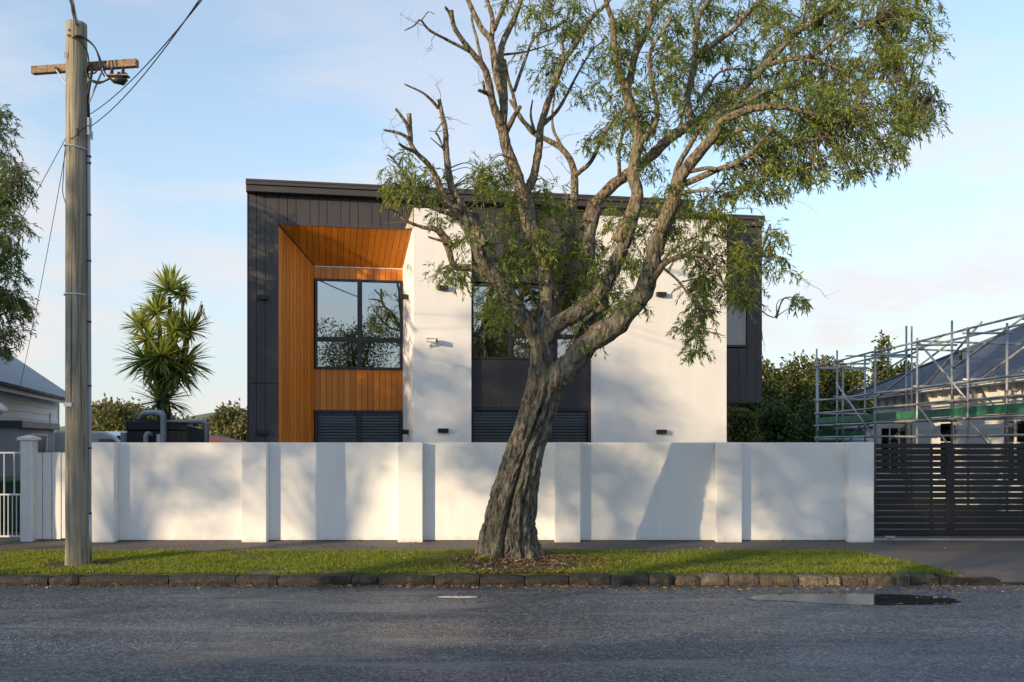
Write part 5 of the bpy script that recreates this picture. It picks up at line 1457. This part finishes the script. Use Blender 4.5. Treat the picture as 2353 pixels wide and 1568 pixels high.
# ================================================================== BACKGROUND TREES AND HILLS
def bush_tree(label, x, y, base, height, rx, ry, mat, nleaf, size, lobes=14, shape='round', seed=0, group=None, trunk_r=.2, name='tree', crown_low=.25, aspect=.55, lobe=1.0):
    rg = np.random.default_rng(seed + 100)
    e = empty(name, (x, y, base), 0, label, 'tree', group)
    C, Rd = [], []
    for k in range(lobes):
        u_ = rg.normal(size=3); u_ /= np.linalg.norm(u_)
        q = rg.uniform(.25, .8) if lobe == 1.0 else rg.uniform(.1, 1.0)
        if shape == 'cone':
            tz = (k + .5) / lobes; ww = (1 - tz) ** .8
            c_ = np.array((u_[0] * rx * ww * .6, u_[1] * ry * ww * .6, height * (crown_low + (1 - crown_low) * tz * .95))); rr = max(.16, rx * ww * .55 * rg.uniform(.8, 1.2))
        else:
            hz_ = height * (1 - crown_low) / 2; c_ = np.array((u_[0] * rx * q, u_[1] * ry * q, height * crown_low + hz_ + u_[2] * hz_ * q * .95)); rr = min(rx, hz_) * rg.uniform(.28, .5) * lobe
        C.append(c_); Rd.append(rr)
    C = np.array(C); Rd = np.array(Rd)
    w = Rd ** 2; idx = rg.choice(len(C), nleaf, p=w / w.sum())
    n_ = rg.normal(size=(nleaf, 3)); n_ /= np.linalg.norm(n_, axis=1, keepdims=True)
    n_[:, 2] = np.where(rg.uniform(size=nleaf) < .6, np.abs(n_[:, 2]), n_[:, 2])
    rad = Rd[idx][:, None] * (1 + rg.normal(0, .13, (nleaf, 1))) * np.array([[1, 1, .85]])
    # sub-clumps
    Pp = C[idx] + n_ * rad
    sub = rg.normal(size=(nleaf // 12 + 1, 3)) * size * 1.6
    Pp = Pp + sub[rg.integers(0, len(sub), nleaf)] * .5
    D_ = n_ * .5 + rg.normal(0, .8, (nleaf, 3))
    o = leaves('crown', Pp, D_, rg.uniform(.7, 1.3, nleaf) * size, rg.uniform(.7, 1.3, nleaf) * size * aspect, mat, e)
    o['kind'] = 'stuff'
    tb = MB(); top = height * (.75 if shape != 'cone' else .95)
    tb.tube([(0, 0, -.1), (rg.normal(0, .1), 0, top * .5), (rg.normal(0, .2), 0, top)], [trunk_r, trunk_r * .7, trunk_r * .15], 8, True, .1)
    for k in range(min(9, lobes)):
        c_ = C[k]; z0_ = min(top * .8, max(height * crown_low * .7, c_[2] - Rd[k] * 1.5))
        tb.tube([(0, 0, z0_ * .8), tuple(c_ * .55 + np.array((0, 0, z0_ * .4))), tuple(c_)], [trunk_r * .5, trunk_r * .3, trunk_r * .1], 6, False)
    tb.build('trunk', M['bark2'], e, True)
    return e
def bt(label, px, pytop, Y_, wpx, mat, nleaf, size, base=0.0, seed=0, **kw):
    p = P3(px, pytop, Y_); rx = wpx / 2 / FPX * Y_
    return bush_tree(label, p.x, Y_, base, p.z - base, rx, rx * .8, mat, nleaf, size, seed=seed, **kw)
GR = 'trees behind the houses on the right'
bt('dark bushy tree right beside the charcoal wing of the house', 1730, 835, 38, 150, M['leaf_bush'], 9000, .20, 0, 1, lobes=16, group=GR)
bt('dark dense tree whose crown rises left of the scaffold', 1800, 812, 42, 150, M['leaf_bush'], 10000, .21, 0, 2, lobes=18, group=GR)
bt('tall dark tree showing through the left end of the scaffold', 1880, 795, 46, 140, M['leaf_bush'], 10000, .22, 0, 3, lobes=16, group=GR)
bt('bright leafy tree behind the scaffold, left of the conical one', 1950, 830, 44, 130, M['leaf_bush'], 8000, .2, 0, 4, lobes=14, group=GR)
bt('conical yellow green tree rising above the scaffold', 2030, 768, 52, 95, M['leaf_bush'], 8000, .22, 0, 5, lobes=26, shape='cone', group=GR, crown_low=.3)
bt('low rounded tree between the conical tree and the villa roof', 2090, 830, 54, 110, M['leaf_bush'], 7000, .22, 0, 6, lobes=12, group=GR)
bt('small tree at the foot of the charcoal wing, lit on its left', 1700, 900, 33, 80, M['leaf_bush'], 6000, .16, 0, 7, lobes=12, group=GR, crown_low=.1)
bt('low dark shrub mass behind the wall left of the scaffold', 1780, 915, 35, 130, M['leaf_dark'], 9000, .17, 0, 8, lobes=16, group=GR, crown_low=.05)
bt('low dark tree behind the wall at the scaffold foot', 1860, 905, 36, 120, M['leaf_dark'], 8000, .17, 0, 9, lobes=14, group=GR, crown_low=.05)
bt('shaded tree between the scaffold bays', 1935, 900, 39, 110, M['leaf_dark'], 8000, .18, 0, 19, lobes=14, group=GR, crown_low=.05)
GL = 'trees on the slope behind the yard'
specs = [('dark tree right beside the power pole on the far slope', 225, 918, 70, 60, 'leaf_far', 5000), ('broad olive tree behind the van', 262, 930, 66, 80, 'leaf_far', 6000), ('wispy tall tree top between pole and cabbage tree', 272, 905, 95, 55, 'leaf_far', 2600),
         ('dark round tree left of the cabbage tree trunk', 312, 918, 80, 55, 'leaf_far', 5000), ('golden olive tree behind the water tank', 345, 922, 78, 75, 'leaf_far', 6000), ('bushy tree right behind the cabbage tree trunk', 385, 935, 82, 60, 'leaf_far', 4500),
         ('large golden rounded tree left of the house wall', 530, 930, 62, 100, 'leaf_far', 9000), ('rounded tree half hidden by the house corner', 575, 945, 58, 70, 'leaf_far', 6000), ('low olive tree between tank pipes and house', 490, 968, 64, 60, 'leaf_far', 5000), ('small pale tree on the skyline right of the cabbage tree', 440, 957, 110, 30, 'leaf_far', 2500), ('small orange tinted tree below the skyline', 412, 965, 100, 40, 'leaf_far', 2500), ('low dark tree above the white van', 265, 965, 48, 80, 'leaf_bush', 6000)]
for i, (lb_, px, py, Y_, w, mt, nl_) in enumerate(specs):
    bt(lb_, px, py, Y_, w, M[mt], nl_, .0048 * Y_, 0, 30 + i, lobes=12, group=GL, crown_low=.12)
bt('small yellow flowering shrub above the white van', 265, 978, 34, 44, M['leaf_yellow'], 1500, .12, 0, 60, lobes=7, group='low shrubs by the yard', crown_low=.3)
# hills
def hill(name, x0, x1, Y_, ztop, label, seed):
    b = MB(); nx, ny = 60, 14
    for j in range(ny + 1):
        for i in range(nx + 1):
            u_ = i / nx; v_ = j / ny
            x = x0 + (x1 - x0) * u_; y = Y_ + (v_ - .5) * 160
            h = ztop * math.sin(math.pi * u_) ** .8 * math.sin(math.pi * v_) ** .7 if 0 < u_ < 1 and 0 < v_ < 1 else 0
            h *= 1 + .22 * noise.noise(Vector((x * .02, y * .02, seed)))
            b.v.append((x, y, -2 + h))
    for j in range(ny):
        for i in range(nx):
            a = j * (nx + 1) + i; b.f.append((a, a + 1, a + nx + 2, a + nx + 1))
    o = b.build(name, M['hill'], None, True); struct(o, label); return o
def HX(x, Y_): return (x - CX) / FPX * Y_
hill('hill', HX(380, 420), HX(720, 420), 420, 17, 'grassy hill on the skyline behind the house', 1.0)
hill('hill', HX(60, 520), HX(520, 520), 520, 15, 'low wooded ridge behind the cabbage tree', 6.0)
hill('hill', HX(1500, 500), HX(2600, 500), 500, 20, 'low ridge far behind the scaffolded villa', 9.0)
# wood on the hills, one far mass
nW = 9000
hx_ = RNG.uniform(HX(150, 420), HX(640, 420), nW); hy_ = RNG.uniform(340, 400, nW)
hz_ = np.array([17 * max(0, math.sin(math.pi * max(0, min(1, (x - HX(380, 420)) / (HX(720, 420) - HX(380, 420)))))) ** .8 * max(0, math.sin(math.pi * ((y - 420) / 160 + .5))) ** .7 for x, y in zip(hx_, hy_)])
kp_ = (hz_ < 6 + 5 * RNG.uniform(size=nW)); hx_, hy_, hz_ = hx_[kp_], hy_[kp_], hz_[kp_]; nW = len(hx_)
P_ = np.stack([hx_, hy_, hz_ - 1.8 + RNG.uniform(0, 2.2, nW)], 1)
struct(leaves('far_wood', P_, RNG.normal(0, 1, (nW, 3)), RNG.uniform(.9, 1.8, nW), RNG.uniform(.6, 1.2, nW), M['leaf_far']), 'far wood covering the lower hillside', 'stuff')
# far red-roofed house
fh = empty('far_house', (P3(505, 1000, 45).x, 45, 0), R(10), 'far house with a red tiled roof showing over the wall', 'house')
box_part('wall', M['board'], fh, -2.5, 2.5, 0, 6, 0, 1.3)
MB().prism([(-2.9, -.3, 1.28), (2.9, -.3, 1.28), (-.9, -.3, 2.22)], (0, 6.6, 0)).build('roof', M['redroof'], fh)
box_part('window', M['room'], fh, -.6, .6, -.03, 0, .5, 1.1)

# ------------------------------------------------------------------ the street tree cut by the left edge
lt_ = empty('street_tree', (P3(-190, 1270, 14.6).x, 14.6, .15), 0, 'leafy tree hanging into the left edge of the picture', 'tree')
LO = Vector(lt_.location)
skl = []
def llimb(pts, r0, r1, d0, d1):
    W, Rr = [], []; P = [(x, y, lerp(d0, d1, i / (len(pts) - 1)), lerp(r0, r1, i / (len(pts) - 1))) for i, (x, y) in enumerate(pts)]
    for (x, y, d, r) in smooth_path(P, 6):
        W.append(P3(x, y, 14.6 + d) - LO); Rr.append(r * pxm(14.6)); skl.append((x, y, d, r))
    MB().tube(W, Rr, 12, True, .15).build('branch', M['limb'], lt_, True)
llimb([(-190, 1285), (-195, 1100), (-180, 900), (-185, 700)], 40, 28, 0, 0)
llimb([(-185, 720), (-150, 560), (-90, 420), (-40, 300), (-10, 260)], 20, 3, 0, .2)
llimb([(-180, 800), (-120, 700), (-60, 640), (0, 600), (50, 580)], 14, 2, 0, -.4)
llimb([(-170, 850), (-100, 780), (-40, 745), (20, 715)], 9, 2, 0, .3)
llimb([(-140, 560), (-80, 510), (-20, 460), (40, 420)], 9, 2, .1, -.2)
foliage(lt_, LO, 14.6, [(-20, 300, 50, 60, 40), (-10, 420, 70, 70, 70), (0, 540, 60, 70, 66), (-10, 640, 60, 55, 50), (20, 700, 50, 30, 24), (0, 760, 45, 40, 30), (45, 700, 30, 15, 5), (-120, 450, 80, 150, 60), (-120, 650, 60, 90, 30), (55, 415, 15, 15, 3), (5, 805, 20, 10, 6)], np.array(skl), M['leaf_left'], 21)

# ================================================================== GRASS AND LITTER
def grass_area(nb_, seed):
    rg = np.random.default_rng(seed)
    x = rg.uniform(-8.6, edge_x(GRASS_Y), nb_ * 2); y = rg.uniform(GRASS_Y - .055, PATH_Y + .03, nb_ * 2)
    ok = x < (DRV - .6 + (PATH_Y - y) / (PATH_Y - GRASS_Y) * .72) + .03
    dT = np.hypot((x - TREE_X - .05) / 1.0, (y - TREE_Y + .32) / .75); dP = np.hypot((x - P3(181, 1290, 13.07).x) / .6, (y - 13.07) / .3)
    nz = np.array([noise.noise(Vector((a * 2.1, b_ * 3.0, 2))) for a, b_ in zip(x, y)])
    ok &= (dT + .25 * nz > rg.uniform(.72, 1.15, len(x))) & (dP + .3 * nz > rg.uniform(.6, 1.1, len(x)))
    bare = np.array([noise.noise(Vector((a * 1.3, b_ * 2.2, 15))) for a, b_ in zip(x, y)])
    ok &= bare < rg.uniform(.22, .5, len(x))
    x, y, nz = x[ok], y[ok], nz[ok]
    z = np.array([berm_z(a, b_) + lump(a, b_) * min(1, .25 + (b_ - GRASS_Y + .1) * 2) for a, b_ in zip(x, y)])
    tuft = np.array([noise.noise(Vector((a * 7, b_ * 7, 9))) for a, b_ in zip(x, y)])
    h = rg.uniform(.028, .062, len(x)) * (1 + .5 * nz) * (1 + 1.1 * np.clip(tuft - .15, 0, 1))
    D_ = np.stack([rg.normal(0, .45, len(x)), rg.normal(0, .45, len(x)), np.ones(len(x))], 1)
    return np.stack([x, y, z], 1), D_, h, rg.uniform(.006, .011, len(x)), nz, dT[ok]
P_, D_, h_, w_, nz_, dT_ = grass_area(62000, 3)
struct(leaves('grass', P_, D_, h_, w_, M['grass'], None, .35, .12), 'short green grass of the verge', 'stuff')
sel = (RNG.uniform(size=len(P_)) < .05) | ((dT_ < 1.5) & (RNG.uniform(size=len(P_)) < .35) & (P_[:, 0] > TREE_X))
q = P_[sel]
struct(leaves('dry_grass', q + RNG.normal(0, .02, q.shape) * np.array((1, 1, 0)), D_[sel] + RNG.normal(0, .6, q.shape) * np.array((1, 1, .2)), h_[sel] * 1.15, w_[sel], M['straw'], None, .35, .3), 'dry straw-coloured blades among the grass', 'stuff')
# litter along the gutter, on the earth and on the path
n1, n2, n3 = 1500, 1700, 260
lx = np.concatenate([RNG.uniform(-8, 8.5, n1), RNG.normal(TREE_X + .1, .7, n2), RNG.uniform(-8, 9, n3)])
ly = np.concatenate([KERB_Y - .02 - np.abs(RNG.normal(0, .12, n1)) * (1 + (lx[:n1] > 1) * 1.6), np.clip(RNG.normal(TREE_Y - .35, .42, n2), GRASS_Y - .05, PATH_Y), RNG.uniform(PATH_Y, WALL_Y, n3)])
lz = np.concatenate([np.full(n1, .008), np.array([berm_z(a, b_) + lump(a, b_) + .045 for a, b_ in zip(lx[n1:n1 + n2], ly[n1:n1 + n2])]), .168 + (ly[n1 + n2:] - PATH_Y) * .025 + .012])
nn = len(lx)
D_ = np.stack([RNG.normal(0, 1, nn), RNG.normal(0, 1, nn), RNG.uniform(-.05, .25, nn)], 1)
struct(leaves('leaf_litter', np.stack([lx, ly, lz], 1), D_, RNG.uniform(.03, .09, nn), RNG.uniform(.008, .02, nn), M['litter']), 'dry fallen leaves along the kerb and under the tree', 'stuff')
# yellow green weed tuft at the foot of the trunk
yp = P3(1118, 1284, 13.05); k = 220
struct(leaves('moss_tuft', np.stack([RNG.normal(yp.x, .07, k), RNG.normal(12.98, .04, k), RNG.uniform(.2, .27, k)], 1), RNG.normal(0, 1, (k, 3)) + np.array((0, 0, .8)), RNG.uniform(.02, .05, k), RNG.uniform(.01, .02, k), M['leaf_yellow']), 'yellow moss tuft at the foot of the trunk', 'stuff')

# ================================================================== ACROSS THE STREET (behind the camera: casts the long shadows, seen in the windows)
GB = 'street trees across the road'
SEED0 = 90
def far_tree(label, x, y, h, r, n, seed, low=.35, size=.16, lobes=16):
    return bush_tree(label, x, y, .1, h, r, r, M['leaf_dark'], n, size, lobes, 'round', seed, GB, .3, 'street_tree', low, .4)
far_tree('street tree across the road mirrored in the cedar framed window', 2.2, -13, 9.5, 2.6, 9000, 71, .45)
far_tree('rounded tree across the road mirrored low in the left pane', -2.2, -20, 7.2, 3.0, 9000, 72, .1)
far_tree('tree across the road behind the camera, to its right', 9, -14, 8.5, 3.5, 9000, 73)
for i, (x_, y_, h_, r_, n_, low_) in enumerate([(-37.5, -3.2, 9.8, 2.4, 3800, .52), (-33.4, -3.0, 10.9, 2.3, 4200, .52), (-29.4, -3.5, 11.0, 2.1, 4200, .56), (-25.4, -3.1, 10.9, 2.2, 4600, .54), (-20.9, -3.4, 9.4, 2.2, 3000, .50), (-16.6, -3.2, 9.0, 2.1, 4200, .50), (-13.0, -3.4, 8.6, 2.1, 4200, .50)]):
    bush_tree('street tree in the row across the road that dapples the white wall', x_, y_, .1, h_, r_, r_, M['leaf_dark'], n_, .19, 36, 'round', SEED0 + i, GB, .11, 'street_tree', low_, .4, lobe=.55)
# unseen houses added across the street: one shades the road, one darkens window reflections
oh = empty('added_house_across_road', (-18, -8, .1), R(5), 'unseen gabled weatherboard house across the road, added to shade the near road', 'house')
box_part('wall', M['board'], oh, -14, 13, -4, 3.2, 0, 3.2)
MB().prism([(-14.4, -4.4, 3.15), (-14.4, 3.6, 3.15), (-14.4, -.3, 5.05)], (27.8, 0, 0)).build('roof', M['roof_grey'], oh)
oh2 = empty('added_house_across_road', (6, -22, .1), 0, 'unseen dark clad house across the road, added to darken the window reflections', 'house')
box_part('wall', M['panel'], oh2, -12, 14, -4, 4, 0, 2.9)
MB().prism([(-12.4, -4.4, 2.85), (-12.4, 4.4, 2.85), (-12.4, 0, 5.0)], (26.8, 0, 0)).build('roof', M['roof_blue'], oh2)
for x_ in (-9, -2, 5, 10): box_part('window', M['room'], oh2, x_, x_ + 1.6, 4, 4.03, .9, 2.3)
for x_ in (-8, -3, 5): box_part('window', M['room'], oh, x_, x_ + 1.4, 3.2, 3.23, .9, 2.3)
box_part('door', M['frame'], oh, 1.0, 1.95, 3.2, 3.24, 0, 2.1)
